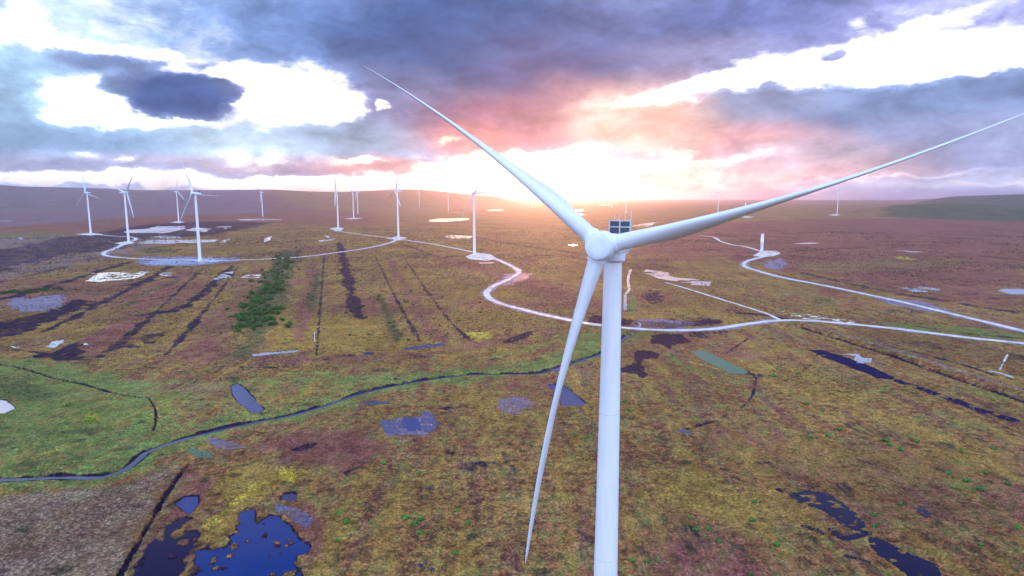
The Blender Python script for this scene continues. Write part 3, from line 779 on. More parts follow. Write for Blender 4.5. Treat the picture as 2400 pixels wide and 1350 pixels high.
# ------------------------------------------------------------------ water
for k, m, lab in (('long', M_MAUVE, 'long narrow blue grey pond with square end in the green pasture'),
                  ('triangle', M_MAUVE, 'three sided violet pond behind the hanging rotor blade'),
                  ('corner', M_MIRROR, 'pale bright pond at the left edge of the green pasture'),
                  ('big', M_BLUE, 'large deep blue bog lake with floating tussocks along its shore'),
                  ('dark', M_DARK, 'blackish blue bog pool between the straight ditch and the deep blue lake'),
                  ('small', M_BLUE, 'small bright blue pool beside the straight dark ditch'),
                  ('oval', M_WATER, 'tiny grey oval pool just above the deep blue lake')):
    pts = NEAR_PONDS[k]
    o = patch('pond', lambda x, y, k=k: pond_field(k, x, y) + .3, pts, m, level=low(pts) - .35)
    tag(o, lab, 'pond', kind='structure')


def ribbon(name, line, w, m, off=.08, jit=.15, drop=None, seed=1, prof=None):
    L = np.array(line)
    # resample
    seg = np.hypot(*np.diff(L, axis=0).T); s = np.r_[0, np.cumsum(seg)]
    n = max(8, min(1500, int(s[-1] / max(2.0, np.hypot(*L.mean(0)) / 250))))
    t = np.linspace(0, s[-1], n)
    x = np.interp(t, s, L[:, 0]); y = np.interp(t, s, L[:, 1])
    tx = np.gradient(x); ty = np.gradient(y); q = np.hypot(tx, ty); nx, ny = -ty / q, tx / q
    ws = w * (1 + jit * fbm(t, t * 0 + seed * 7, 14, 3, seed)) * .5
    ws = ws * (1 + .5 * jit * fbm(t, t * 0 + seed * 3, 4, 2, seed + 9))
    wr = w * (1 + .5 * jit * fbm(t, t * 0 + seed * 5, 4, 2, seed + 7)) * (1 + jit * fbm(t, t * 0 + seed * 13, 14, 3, seed + 3)) * .5
    cols = []
    for f in (-1, -.5, 0, .5, 1):
        d = np.where(f < 0, f * ws, f * wr)
        cols.append((x + nx * d, y + ny * d))
    V = np.array([[c[0][i], c[1][i]] for i in range(n) for c in cols])
    z = hfun(V[:, 0].copy(), V[:, 1].copy(), cuts=False)
    cz = np.repeat(z.reshape(n, 5).mean(1), 5) if drop is not None else z
    z = cz + (drop if drop is not None else off)
    F = [[i * 5 + k, (i + 1) * 5 + k, (i + 1) * 5 + k + 1, i * 5 + k + 1] for i in range(n - 1) for k in range(4)]
    me = mesh_np(name, np.column_stack([V, z]), np.array(F)[:, ::-1], m)
    return obj(name, me)


tag(ribbon('stream', STREAM, 2.4, water_mat('stream_water', (.02, .045, .09), .08, .08), jit=.5, drop=-.75), 'narrow winding stream along the green pasture', 'stream', kind='structure')


def pool(pts, m, lab, w=4, hole=.0, seed=1, scale=14, off=.06, line=False, name='pool'):
    wp = gp(pts)
    if line: wp = smooth_line(wp, 4)
    def f(x, y):
        n = fbm(x, y, scale, 4, seed)
        d = (w * .5 - seg_dist(x, y, wp)) if line else poly_sdf(x, y, wp)
        v = d + w * (.3 if line else .55) * n
        if hole: v = np.minimum(v, (hole - fbm(x * .6, y * 1.1, scale * .5, 3, seed + 5)) * w)
        return v
    o = patch(name, f, wp, m, off=off, pad=w)
    if o: tag(o, lab, 'pool', kind='structure')


pool([(846, 946), (870, 938), (912, 941), (914, 947), (870, 951)], M_WATER, 'slim blue grey pool beside the stream bend', 2, seed=2, scale=6)
pool([(943, 978), (980, 981), (988, 1000), (988, 1009), (955, 1011), (946, 1000)], M_BLUE, 'square blue pool framed by pale lilac mud', .8, seed=3, scale=5)
pool([(894, 987), (942, 984), (945, 1004), (930, 1018), (900, 1010)], M_MAUVE, 'pale lilac flooded patch left of the square blue pool', 3, .25, 4, 6)
pool([(984, 975), (1000, 963), (1014, 966), (1026, 1003), (1008, 1015), (990, 1010)], M_MAUVE, 'pale lilac flooded patch right of the square blue pool', 3, .3, 5, 6)
pool([(1290, 869), (1313, 861), (1316, 868), (1306, 874)], M_MAUVE, 'tiny pool beside the stream behind the blade', 1, seed=6, scale=5)
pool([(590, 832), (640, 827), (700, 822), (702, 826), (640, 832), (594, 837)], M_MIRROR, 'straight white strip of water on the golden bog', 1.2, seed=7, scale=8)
pool([(933, 812), (948, 817), (970, 813), (1000, 809), (1040, 806), (1046, 811), (1000, 816), (950, 822)], M_MAUVE, 'long lilac strip of water on the golden bog', 2, seed=8, scale=8)
pool([(848, 828), (872, 825), (876, 831), (855, 834)], M_WATER, 'small dark pool at the foot of the reddish strip', 1.5, seed=9, scale=6)
pool([(434, 1056), (450, 1053), (485, 1058), (500, 1068), (498, 1075), (470, 1074)], M_GREENW, 'green weedy pool at the head of the straight ditch', .6, seed=10, scale=5)
pool([(1616, 823), (1652, 822), (1700, 845), (1754, 873), (1745, 878), (1712, 877), (1690, 866), (1650, 846)], M_GREENW, 'rectangular green pond with a dark rim on the brown bog', 1.2, seed=11, scale=9)
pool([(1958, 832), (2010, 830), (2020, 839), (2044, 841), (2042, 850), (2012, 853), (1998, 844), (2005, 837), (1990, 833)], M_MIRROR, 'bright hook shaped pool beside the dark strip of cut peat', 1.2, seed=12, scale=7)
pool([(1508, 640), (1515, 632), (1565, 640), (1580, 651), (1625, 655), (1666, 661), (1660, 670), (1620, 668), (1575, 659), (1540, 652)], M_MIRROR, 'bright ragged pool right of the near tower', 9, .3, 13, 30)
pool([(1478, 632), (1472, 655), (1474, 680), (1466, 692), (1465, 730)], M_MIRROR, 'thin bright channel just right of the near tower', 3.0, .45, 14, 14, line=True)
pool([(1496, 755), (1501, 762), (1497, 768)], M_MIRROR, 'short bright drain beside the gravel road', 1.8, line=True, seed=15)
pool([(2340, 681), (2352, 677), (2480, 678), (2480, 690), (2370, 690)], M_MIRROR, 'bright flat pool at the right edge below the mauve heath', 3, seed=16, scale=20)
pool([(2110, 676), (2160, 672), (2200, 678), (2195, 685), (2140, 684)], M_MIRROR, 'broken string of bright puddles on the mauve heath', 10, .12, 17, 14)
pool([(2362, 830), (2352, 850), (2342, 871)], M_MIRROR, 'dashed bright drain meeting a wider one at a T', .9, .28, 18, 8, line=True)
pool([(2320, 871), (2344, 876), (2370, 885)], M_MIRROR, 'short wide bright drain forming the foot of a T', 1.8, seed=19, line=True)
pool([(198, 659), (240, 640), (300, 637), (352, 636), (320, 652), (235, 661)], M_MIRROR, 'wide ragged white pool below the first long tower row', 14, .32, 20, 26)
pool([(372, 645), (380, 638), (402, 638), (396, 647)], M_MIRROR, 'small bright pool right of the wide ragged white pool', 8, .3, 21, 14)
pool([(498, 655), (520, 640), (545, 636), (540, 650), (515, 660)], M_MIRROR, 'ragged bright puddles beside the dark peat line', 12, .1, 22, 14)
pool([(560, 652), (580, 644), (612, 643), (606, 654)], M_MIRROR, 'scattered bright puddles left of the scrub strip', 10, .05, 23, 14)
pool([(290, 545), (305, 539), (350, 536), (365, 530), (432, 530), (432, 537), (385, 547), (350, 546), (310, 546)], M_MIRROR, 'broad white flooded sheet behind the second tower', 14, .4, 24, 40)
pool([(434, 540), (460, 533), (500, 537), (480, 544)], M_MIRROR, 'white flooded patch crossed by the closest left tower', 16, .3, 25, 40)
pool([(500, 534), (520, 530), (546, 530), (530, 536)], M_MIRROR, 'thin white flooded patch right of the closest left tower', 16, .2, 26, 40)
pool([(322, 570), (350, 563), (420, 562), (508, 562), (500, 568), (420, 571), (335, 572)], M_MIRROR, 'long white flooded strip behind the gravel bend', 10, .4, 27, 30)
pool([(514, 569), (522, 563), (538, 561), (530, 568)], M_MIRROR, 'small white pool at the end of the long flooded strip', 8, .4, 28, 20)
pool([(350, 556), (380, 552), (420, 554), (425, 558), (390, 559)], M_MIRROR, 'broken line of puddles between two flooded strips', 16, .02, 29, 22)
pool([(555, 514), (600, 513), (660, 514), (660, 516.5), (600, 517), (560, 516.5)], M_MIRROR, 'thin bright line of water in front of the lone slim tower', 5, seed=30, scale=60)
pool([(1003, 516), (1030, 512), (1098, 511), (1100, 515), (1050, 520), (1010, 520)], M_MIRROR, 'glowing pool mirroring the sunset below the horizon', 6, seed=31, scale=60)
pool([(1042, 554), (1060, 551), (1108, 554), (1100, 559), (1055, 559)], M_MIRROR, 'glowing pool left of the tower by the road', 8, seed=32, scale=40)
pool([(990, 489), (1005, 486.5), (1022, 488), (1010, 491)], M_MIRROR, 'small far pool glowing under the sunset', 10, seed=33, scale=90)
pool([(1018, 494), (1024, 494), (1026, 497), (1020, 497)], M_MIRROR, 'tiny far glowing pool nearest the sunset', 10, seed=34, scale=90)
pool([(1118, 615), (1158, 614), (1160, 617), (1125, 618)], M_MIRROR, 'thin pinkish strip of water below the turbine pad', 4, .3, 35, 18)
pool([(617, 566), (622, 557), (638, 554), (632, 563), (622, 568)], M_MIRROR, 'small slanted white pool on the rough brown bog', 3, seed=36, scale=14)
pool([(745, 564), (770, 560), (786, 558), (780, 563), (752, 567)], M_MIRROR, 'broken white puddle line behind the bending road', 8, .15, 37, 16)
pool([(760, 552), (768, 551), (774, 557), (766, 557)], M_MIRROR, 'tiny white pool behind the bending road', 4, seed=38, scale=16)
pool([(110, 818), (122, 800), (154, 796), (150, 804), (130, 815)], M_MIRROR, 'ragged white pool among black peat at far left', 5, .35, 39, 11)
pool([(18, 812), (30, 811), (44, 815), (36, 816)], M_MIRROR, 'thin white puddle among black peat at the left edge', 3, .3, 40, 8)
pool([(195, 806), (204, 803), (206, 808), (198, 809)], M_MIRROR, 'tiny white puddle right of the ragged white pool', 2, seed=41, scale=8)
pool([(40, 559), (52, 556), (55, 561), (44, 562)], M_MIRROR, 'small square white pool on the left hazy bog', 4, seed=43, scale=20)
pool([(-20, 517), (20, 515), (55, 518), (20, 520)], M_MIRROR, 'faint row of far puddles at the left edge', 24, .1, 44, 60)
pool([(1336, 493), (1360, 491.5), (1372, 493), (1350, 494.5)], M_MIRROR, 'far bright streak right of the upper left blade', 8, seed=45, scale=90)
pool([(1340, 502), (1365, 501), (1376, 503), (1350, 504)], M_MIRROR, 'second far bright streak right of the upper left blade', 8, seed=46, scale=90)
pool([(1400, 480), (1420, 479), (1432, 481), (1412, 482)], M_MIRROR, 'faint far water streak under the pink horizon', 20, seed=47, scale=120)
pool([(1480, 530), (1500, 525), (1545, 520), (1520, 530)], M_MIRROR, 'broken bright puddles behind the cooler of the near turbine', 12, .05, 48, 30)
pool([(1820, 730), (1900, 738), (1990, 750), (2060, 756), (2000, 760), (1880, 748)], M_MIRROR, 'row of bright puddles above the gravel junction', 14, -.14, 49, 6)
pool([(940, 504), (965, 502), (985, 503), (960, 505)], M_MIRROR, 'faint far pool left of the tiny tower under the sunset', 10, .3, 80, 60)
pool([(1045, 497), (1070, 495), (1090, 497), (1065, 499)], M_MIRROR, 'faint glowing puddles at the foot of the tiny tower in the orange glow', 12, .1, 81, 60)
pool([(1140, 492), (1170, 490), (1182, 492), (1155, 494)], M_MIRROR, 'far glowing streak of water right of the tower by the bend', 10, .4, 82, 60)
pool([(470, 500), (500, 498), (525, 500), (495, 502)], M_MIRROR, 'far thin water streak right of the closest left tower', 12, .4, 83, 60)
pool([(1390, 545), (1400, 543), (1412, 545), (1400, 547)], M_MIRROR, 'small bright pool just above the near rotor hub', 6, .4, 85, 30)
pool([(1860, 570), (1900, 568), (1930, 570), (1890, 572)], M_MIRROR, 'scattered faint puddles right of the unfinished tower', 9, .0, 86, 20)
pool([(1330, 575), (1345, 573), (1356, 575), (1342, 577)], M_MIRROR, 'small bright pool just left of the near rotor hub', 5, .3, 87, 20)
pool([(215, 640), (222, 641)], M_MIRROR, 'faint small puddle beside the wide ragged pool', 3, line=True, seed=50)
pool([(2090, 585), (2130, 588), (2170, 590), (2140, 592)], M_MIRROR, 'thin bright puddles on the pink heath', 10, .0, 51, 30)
# dark peat cuttings filled with water
pool([(1893, 820), (1930, 822), (1990, 840), (2050, 862), (2096, 884), (2090, 890), (2050, 884), (1985, 858), (1930, 838)], M_CUT, 'long black water filled peat cutting right of the tower', 4, .55, 60, 6, name='peat_cutting')
pool([(2100, 892), (2160, 912), (2222, 934)], M_CUT, 'broken middle stretch of the black peat cutting', 5, .2, 61, 6, line=True, name='peat_cutting')
pool([(2238, 940), (2300, 962), (2372, 984)], M_CUT, 'far end of the black peat cutting near the right edge', 5.5, .35, 62, 6, line=True, name='peat_cutting')
pool([(1832, 1142), (1862, 1160), (1902, 1148), (1945, 1162), (2015, 1212), (2036, 1252), (2000, 1246), (1960, 1222), (1930, 1200), (1870, 1178)], M_DARK, 'winding blue black bog pool dotted with tussocks', 2.2, .2, 63, 3.4, name='bog_pool')
pool([(2034, 1256), (2062, 1262), (2112, 1290), (2192, 1322), (2212, 1350), (2250, 1420), (2200, 1420), (2120, 1342), (2062, 1302), (2036, 1282)], M_DARK, 'blue black bog pool running off the bottom edge at right', 1.8, .45, 64, 3.4, name='bog_pool')
pool([(2135, 1190), (2160, 1190), (2190, 1212), (2170, 1218), (2150, 1204)], M_DARK, 'small black pool above the long bog pools', 1.5, .3, 65, 3, name='bog_pool')
pool([(1950, 1243), (1965, 1258), (1990, 1263), (2032, 1250)], M_DARK, 'thin black loop of water joining the winding bog pool', 2.0, .5, 66, 3, line=True, name='bog_pool')
pool([(1886, 1236), (1905, 1240), (1926, 1250)], M_DARK, 'short black pool left of the thin loop of water', 2.0, .5, 67, 3, line=True, name='bog_pool')
pool([(1984, 1303), (2010, 1310), (2036, 1318)], M_DARK, 'narrow black crack of water near the bottom edge', 1.2, .5, 68, 3, line=True, name='bog_pool')
pool([(2010, 1079), (2030, 1084), (2048, 1092)], M_DARK, 'small dark wet hollow among mauve grass', 1.4, .4, 69, 3, line=True, name='bog_pool')
pool([(1586, 1010), (1604, 1008), (1625, 1018), (1604, 1020)], M_WATER, 'small blue puddle at the foot of the curved track', .8, seed=70, scale=4)
pool([(978, 1326), (1000, 1330), (1015, 1338)], M_WATER, 'tiny blue puddle at the bottom edge of the bog', 1.2, seed=71, scale=3, line=True)

# ------------------------------------------------------------------ gravel roads and turbine pads


def gravel():
    def build(N, b):
        P = N.n('ShaderNodeNewGeometry').outputs['Position']
        n1 = N.noise(P, .18, 5, .6); n2 = N.noise(P, 2.2, 4, .7)
        c = N.mix(N.rng(n1, .35, .65), (.40, .39, .37), (.56, .55, .51))
        c = N.mix(N.rng(n2, .5, .8), c, (.33, .32, .34))
        n3 = N.noise(P, .06, 4, .6)
        c = N.mix(N.m('MULTIPLY', N.rng(n3, .48, .66), .55), c, (.24, .22, .19))
        N.put(b.inputs['Base Color'], c)
        N.put(b.inputs['Roughness'], N.rng(n1, .4, .7, .8, .35))
        bp = N.n('ShaderNodeBump'); bp.inputs['Strength'].default_value = .4; bp.inputs['Distance'].default_value = .1
        N.put(bp.inputs['Height'], n2); N.put(b.inputs['Normal'], bp.outputs[0])
    return mat('pale_gravel', (.5, .5, .52), .7, .35, build)


M_GRAVEL = gravel()


def mudm():
    def build(N, b):
        P = N.n('ShaderNodeNewGeometry').outputs['Position']
        n1 = N.noise(P, .3, 5, .65)
        N.put(b.inputs['Base Color'], N.mix(N.rng(n1, .35, .65), (.10, .085, .12), (.2, .18, .22)))
    return mat('trodden_verge', (.13, .11, .14), .7, .3, build)


M_VERGE = mudm()
R1 = [(785, 541), (850, 550), (930, 560), (1000, 570), (1060, 581), (1110, 591), (1150, 602), (1190, 619), (1213, 632), (1214, 641), (1190, 655), (1158, 670), (1141, 685),
      (1143, 696), (1165, 709), (1200, 720), (1245, 731), (1290, 741), (1345, 752), (1400, 762), (1470, 769), (1530, 773), (1610, 774), (1690, 769), (1760, 759), (1825, 752),
      (1900, 753), (2000, 761), (2100, 771), (2250, 789), (2460, 811)]
R2 = [(930, 561), (915, 569), (870, 580), (790, 592), (700, 602), (600, 608), (500, 611), (430, 610), (350, 608), (285, 604), (248, 599), (244, 592), (266, 584), (283, 576),
      (296, 569), (314, 564), (318, 559), (300, 555), (255, 552), (213, 548)]
R3 = [(2480, 790), (2400, 776), (2300, 752), (2200, 728), (2100, 705), (2000, 684), (1900, 664), (1830, 650), (1780, 637), (1750, 627), (1743, 619), (1757, 610), (1790, 601), (1812, 594)]
R4 = [(1640, 552), (1672, 556), (1690, 566), (1715, 573), (1750, 579), (1785, 590)]
R5 = [(1830, 752), (1815, 744), (1780, 730), (1700, 705), (1620, 680), (1560, 663)]
for pts, w, vw, lab in ((R1, 5.6, 10.5, 'main pale gravel track winding past the near tower to the right edge'),
                        (R2, 6.0, 12, 'pale gravel track curving across the left bog to the far towers'),
                        (R3, 5.6, 11, 'straight pale gravel track running from the unfinished tower to the right edge'),
                        (R4, 6.5, 0, 'short far gravel track behind the unfinished tower'),
                        (R5, 3.2, 0, 'faint narrow track leaving the gravel junction')):
    ln = smooth_line(gp(pts), 6)
    if vw: tag(ribbon('verge', ln, vw, M_VERGE, .05, .6, seed=len(pts)), 'muddy verge under ' + lab.replace('main ', ''), 'verge', kind='structure')
    tag(ribbon('road', ln, w, M_GRAVEL, .14, .4 if w > 4 else .7, seed=len(pts) + 3), lab, 'track', kind='structure')


def pad(pts, lab, w=4, m=None):
    wp = gp(pts)
    o = patch('gravel_pad', lambda x, y: poly_sdf(x, y, wp) + w * .5 * fbm(x, y, 14, 3, 3), wp, m or M_GRAVEL, off=.1, pad=w)
    if o: tag(o, lab, 'gravel pad', kind='structure')


pad([(350, 613), (420, 606), (520, 606), (540, 611), (480, 618), (400, 622), (335, 620)], 'blue grey gravel pad under the closest left tower', 5, mat('wet_gravel', (.13, .17, .29), .35, .5))
pad([(440, 609), (500, 607), (512, 612), (470, 616)], 'pale gravel patch at the foot of the closest left tower')
pad([(1090, 600), (1115, 592), (1150, 596), (1165, 606), (1140, 611), (1100, 607)], 'gravel pad under the tower at the road bend', 3)
pad([(772, 536), (790, 533), (806, 535), (800, 541), (785, 541)], 'gravel pad at the far end of the main track', 4)
pad([(905, 559), (932, 554), (955, 558), (935, 564)], 'gravel pad where the two tracks meet', 3)
pad([(1764, 599), (1785, 588), (1818, 588), (1830, 594), (1812, 600), (1788, 602)], 'wide pale gravel pad around the unfinished tower', 4)
pad([(1733, 509), (1750, 507), (1768, 509), (1750, 511.5)], 'small pale pad under the far tower stump', 3)
pad([(175, 549), (213, 546), (246, 549), (210, 552)], 'gravel pad under the leftmost tower', 5)
pad([(266, 570), (300, 565), (316, 570), (290, 575)], 'gravel pad under the second tower from the left', 4)
pad([(398, 521), (419, 518), (434, 520), (420, 523)], 'far gravel pad under the slim tower behind', 5)
pad([(1938, 503), (1955, 500), (1972, 501), (1960, 504.5)], 'far gravel pad under the rightmost tower', 5)
pad([(805, 513), (829, 511), (850, 512), (830, 514)], 'far gravel pad under the twin slim towers', 5)

# ------------------------------------------------------------------ wind turbines


def paint(name, base, rough=.38):
    def build(N, b):
        tc = N.n('ShaderNodeTexCoord').outputs['Object']
        n = N.noise(N.vm('MULTIPLY', tc, (1, 1, .12)), 1.2, 5, .6)
        c = N.mix(N.rng(n, .35, .75), base, tuple(q * .90 for q in base))
        N.put(b.inputs['Base Color'], c)
        N.put(b.inputs['Roughness'], N.rng(n, .3, .7, rough - .06, rough + .1))
    return mat(name, base, rough, .4, build)


M_TOWER = paint('tower_paint', (.70, .75, .83))
M_BLADE = paint('blade_gelcoat', (.57, .62, .70), .34)
M_SEAM = paint('seam', (.58, .63, .72), .5)
M_NAC = paint('nacelle_shell', (.62, .69, .79), .4)
M_GRILLE = mat('cooler_grille', (.02, .035, .06), .4, .5)
M_RAIL = mat('galvanised', (.45, .48, .5), .45, .5, Metallic=.3)
M_CONC = mat('concrete', (.42, .42, .44), .85, .2)


def lathe(rings, seg=32, axis='Z'):
    V = []; F = []
    for z, r in rings:
        for k in range(seg):
            a = 2 * math.pi * k / seg
            p = (r * math.cos(a), r * math.sin(a), z)
            V.append(p if axis == 'Z' else (p[0], -p[2], p[1]))
    for i in range(len(rings) - 1):
        for k in range(seg):
            q = [i * seg + k, i * seg + (k + 1) % seg, (i + 1) * seg + (k + 1) % seg, (i + 1) * seg + k]
            F.append(q if axis == 'Z' else q)
    F.append(list(range(seg))[::-1]); F.append([(len(rings) - 1) * seg + k for k in range(seg)])
    return V, F


def fix(me, smooth=True, angle=40):
    bm = bmesh.new(); bm.from_mesh(me)
    bmesh.ops.recalc_face_normals(bm, faces=bm.faces)
    lim = math.radians(angle)
    for e in bm.edges: e.smooth = len(e.link_faces) == 2 and e.calc_face_angle(0) < lim
    for f in bm.faces: f.smooth = smooth
    bm.to_mesh(me); bm.free()
    return me


def box_bm(bm, c, s, bev=0.0):
    r = bmesh.ops.create_cube(bm, size=1.0)
    vs = r['verts']
    for v in vs: v.co = Vector((v.co.x * s[0] + c[0], v.co.y * s[1] + c[1], v.co.z * s[2] + c[2]))
    if bev:
        es = list({e for v in vs for e in v.link_edges})
        bmesh.ops.bevel(bm, geom=es, offset=bev, segments=3, affect='EDGES')


def bm_mesh(name, bm, m):
    me = bpy.data.meshes.new(name); bm.to_mesh(me); bm.free(); me.materials.append(m)
    return fix(me)


# tower: unit height 85 m, taper 2.2 -> 1.38 m, seams proud by 1 cm
TH = 85.0
def tower_r(z): return 2.28 + (1.38 - 2.28) * (z / TH) ** 1.05
V, F = lathe([(z, tower_r(z)) for z in np.linspace(-2, TH, 30).clip(0)[1:] if z > 0] and [(z, tower_r(max(z, 0))) for z in np.linspace(-2, TH, 30)], 64)
ME_TOWER = fix(mesh_np('tower', V, F, M_TOWER))
def seam_mesh(z):
    V, F = lathe([(z - .07, tower_r(z) + .004), (z - .05, tower_r(z) + .022), (z + .05, tower_r(z) + .022), (z + .07, tower_r(z) + .004)], 64)
    return fix(mesh_np('flange_seam', V, F, M_SEAM))
ME_SEAMS = [seam_mesh(z) for z in (10.0, 32.8, 58.7)]
V, F = lathe([(-1.5, 4.2), (.35, 4.0), (.5, 2.7), (.5, 2.0)], 40)
ME_BASE = fix(mesh_np('foundation', V, F, M_CONC))

# nacelle in rotor space: the rotor looks along -Y, nacelle runs back along +Y
bm = bmesh.new()
box_bm(bm, (0, 7.7, .1), (3.7, 12.2, 3.7), .75)
for v in bm.verts:
    if v.co.y > 9: v.co.z += .18 * (v.co.y - 9) if v.co.z < 0 else 0
ME_NAC = bm_mesh('nacelle', bm, M_NAC)
bm = bmesh.new()
box_bm(bm, (0, 11.0, 3.05), (3.3, .55, 2.0), .05)
ME_COOL = bm_mesh('cooler', bm, M_GRILLE)
bm = bmesh.new()
for x in (-1.72, 0, 1.72): box_bm(bm, (x, 10.97, 3.05), (.2, .75, 2.25), .03)
for z in (4.1, 3.12): box_bm(bm, (0, 10.70, z), (3.3, .12, .16), .02)
ME_FRAME = bm_mesh('cooler_frame', bm, M_RAIL)
def rod(x, h, r=.05):
    V, F = lathe([(4.15, r), (4.15 + h, r * .8)], 10)
    V = [(p[0] + x, p[1] + 10.97, p[2]) for p in V]
    return fix(mesh_np('antenna', V, F, M_RAIL))
ME_RODS = [rod(-1.0, .95), rod(-.25, 1.05, .07), rod(.75, 1.0), rod(1.72, 1.9, .11)]
V, F = lathe([(-2.6, 1.2), (-2.2, 1.9), (-1.0, 2.0)], 32, 'Z')
V = [(p[0], p[1] + 7.0, p[2] + 0) for p in V]
ME_YAW = fix(mesh_np('yaw_collar', V, F, M_NAC))

# spinner: flat front disc, rounded shoulder, wide body
prof = [(2.12, .02), (2.12, 1.0), (2.10, 1.66), (2.02, 1.76), (2.06, 1.80), (1.98, 1.93), (1.75, 2.02), (1.2, 2.12), (.3, 2.25), (-.8, 2.28), (-1.3, 2.2), (-1.36, 1.7)]
V, F = lathe(prof, 64, 'Y')
ME_SPIN = fix(mesh_np('spinner', V, F, M_NAC), angle=50)

# blade: feathered, root at the hub centre, runs along +Z, edgewise sweep to +X
BL = 52.0


def blade_mesh():
    ts = np.r_[np.linspace(.035, .10, 6), np.linspace(.12, .97, 44), [.985, .995, 1.0]]
    nseg = 36
    V = []
    ct = [.03, .06, .10, .15, .20, .26, .34, .45, .6, .75, .9, .97, 1]
    cc = [2.45, 2.45, 2.75, 3.45, 3.9, 3.75, 3.3, 2.75, 2.1, 1.6, 1.08, .7, .12]
    th = [2.45, 2.42, 2.3, 2.1, 1.9, 1.72, 1.48, 1.12, .70, .44, .24, .15, .04]
    for t in ts:
        c = np.interp(t, ct, cc); h = np.interp(t, ct, th)
        rnd = 1 - sstep(np.array(t), .05, .2)
        beta = math.radians(np.interp(t, [.03, .2, .37, .6, 1], [126, 120, 106, 82, 76]))
        for k in range(nseg):
            a = 2 * math.pi * k / nseg
            # chord coordinate: leading edge at +, blunt; trailing edge at -
            u = math.cos(a); w = math.sin(a)
            xu = u * .5 * c - (1 - rnd) * .18 * c
            taper = rnd + (1 - rnd) * (.5 + .5 * u) ** .55 * 1.08
            yv = w * .5 * h * taper
            cx = math.cos(beta) * xu - math.sin(beta) * yv
            cy = -(math.sin(beta) * xu + math.cos(beta) * yv)
            V.append((cx + PE * t * t, cy - PB * t * t, t * BL))
    n = len(ts)
    F = [[i * nseg + k, i * nseg + (k + 1) % nseg, (i + 1) * nseg + (k + 1) % nseg, (i + 1) * nseg + k] for i in range(n - 1) for k in range(nseg)]
    F.append(list(range(nseg))); F.append([(n - 1) * nseg + k for k in range(nseg)])
    return fix(mesh_np('blade', V, F, M_BLADE))


PE, PB = -5.2, -.73
ME_BLADE = blade_mesh()
V, F = lathe([(1.2, 1.42), (2.25, 1.42), (2.42, 1.36), (2.46, 1.27), (2.60, 1.27)], 40)
ME_COLLAR = fix(mesh_np('root_collar', V, F, M_NAC))


def turbine(x, y, hub_z, yaw, phase, label, cat='wind turbine', group=None, offs=(0, 0, 0), tilt=4.2, small=False, over=7.0, base_z=None):
    bz = float(hfun(np.array([x]), np.array([y]), cuts=False)[0]) if base_z is None else base_z
    root = obj('wind_turbine', None, None, (x, y, bz))
    tag(root, label, cat, group)
    tt = hub_z - bz - 1.9
    t = obj('tower', ME_TOWER, root); t.scale = (1, 1, tt / TH)
    obj('foundation', ME_BASE, root)
    if not small:
        for me in ME_SEAMS:
            s = obj('flange_seam', me, t)
    # rotor frame
    R = Matrix.Rotation(-yaw, 4, 'Z') @ Matrix.Rotation(-math.radians(tilt), 4, 'X')
    # nose points along -Y of this frame and slightly up
    org = Vector((0, 0, hub_z - bz)) + (R.to_3x3() @ Vector((0, -over, 0))) * 1.0
    org.z = hub_z - bz
    M = Matrix.Translation(org) @ R
    def put(nm, me, m=M, par=root):
        o = obj(nm, me, par); o.matrix_basis = m; return o
    nac = put('nacelle', ME_NAC)
    cl = obj('cooler', ME_COOL, nac)
    if not small:
        obj('cooler_frame', ME_FRAME, nac)
        for me in ME_RODS: obj('antenna', me, nac)
        put('yaw_collar', ME_YAW)
    sp = put('spinner', ME_SPIN)
    for k in range(3):
        a = phase + k * 2 * math.pi / 3 + math.radians(offs[k])
        # angle seen from the front, anticlockwise from the +u axis
        Rb = Matrix.Rotation(-(a - math.pi / 2), 4, 'Y')
        b = put('blade', ME_BLADE, M @ Rb)
        if not small: obj('root_collar', ME_COLLAR, b)
    return root


def hubz(px_base, py_base, py_hub):
    gx, gy = G(px_base, py_base)
    d = ray(px_base, py_hub)
    return CAM_H + d.z * gy / d.y, gx, gy


# the near turbine
YAW, TILT = math.radians(23.375), 4.2
D = 90.486
hub = Vector((0, 0, CAM_H)) + ray(1409.9, 577.0) * D
nv = Vector((-math.sin(YAW), -math.cos(YAW), 0))
turbine(hub.x - nv.x * 7.0, hub.y - nv.y * 7.0, hub.z, YAW, math.radians(15.257), 'huge pale wind turbine close to the camera with two raised blades and one hanging', 
        offs=(-2.0, 4.73, -2.73), base_z=0.0)

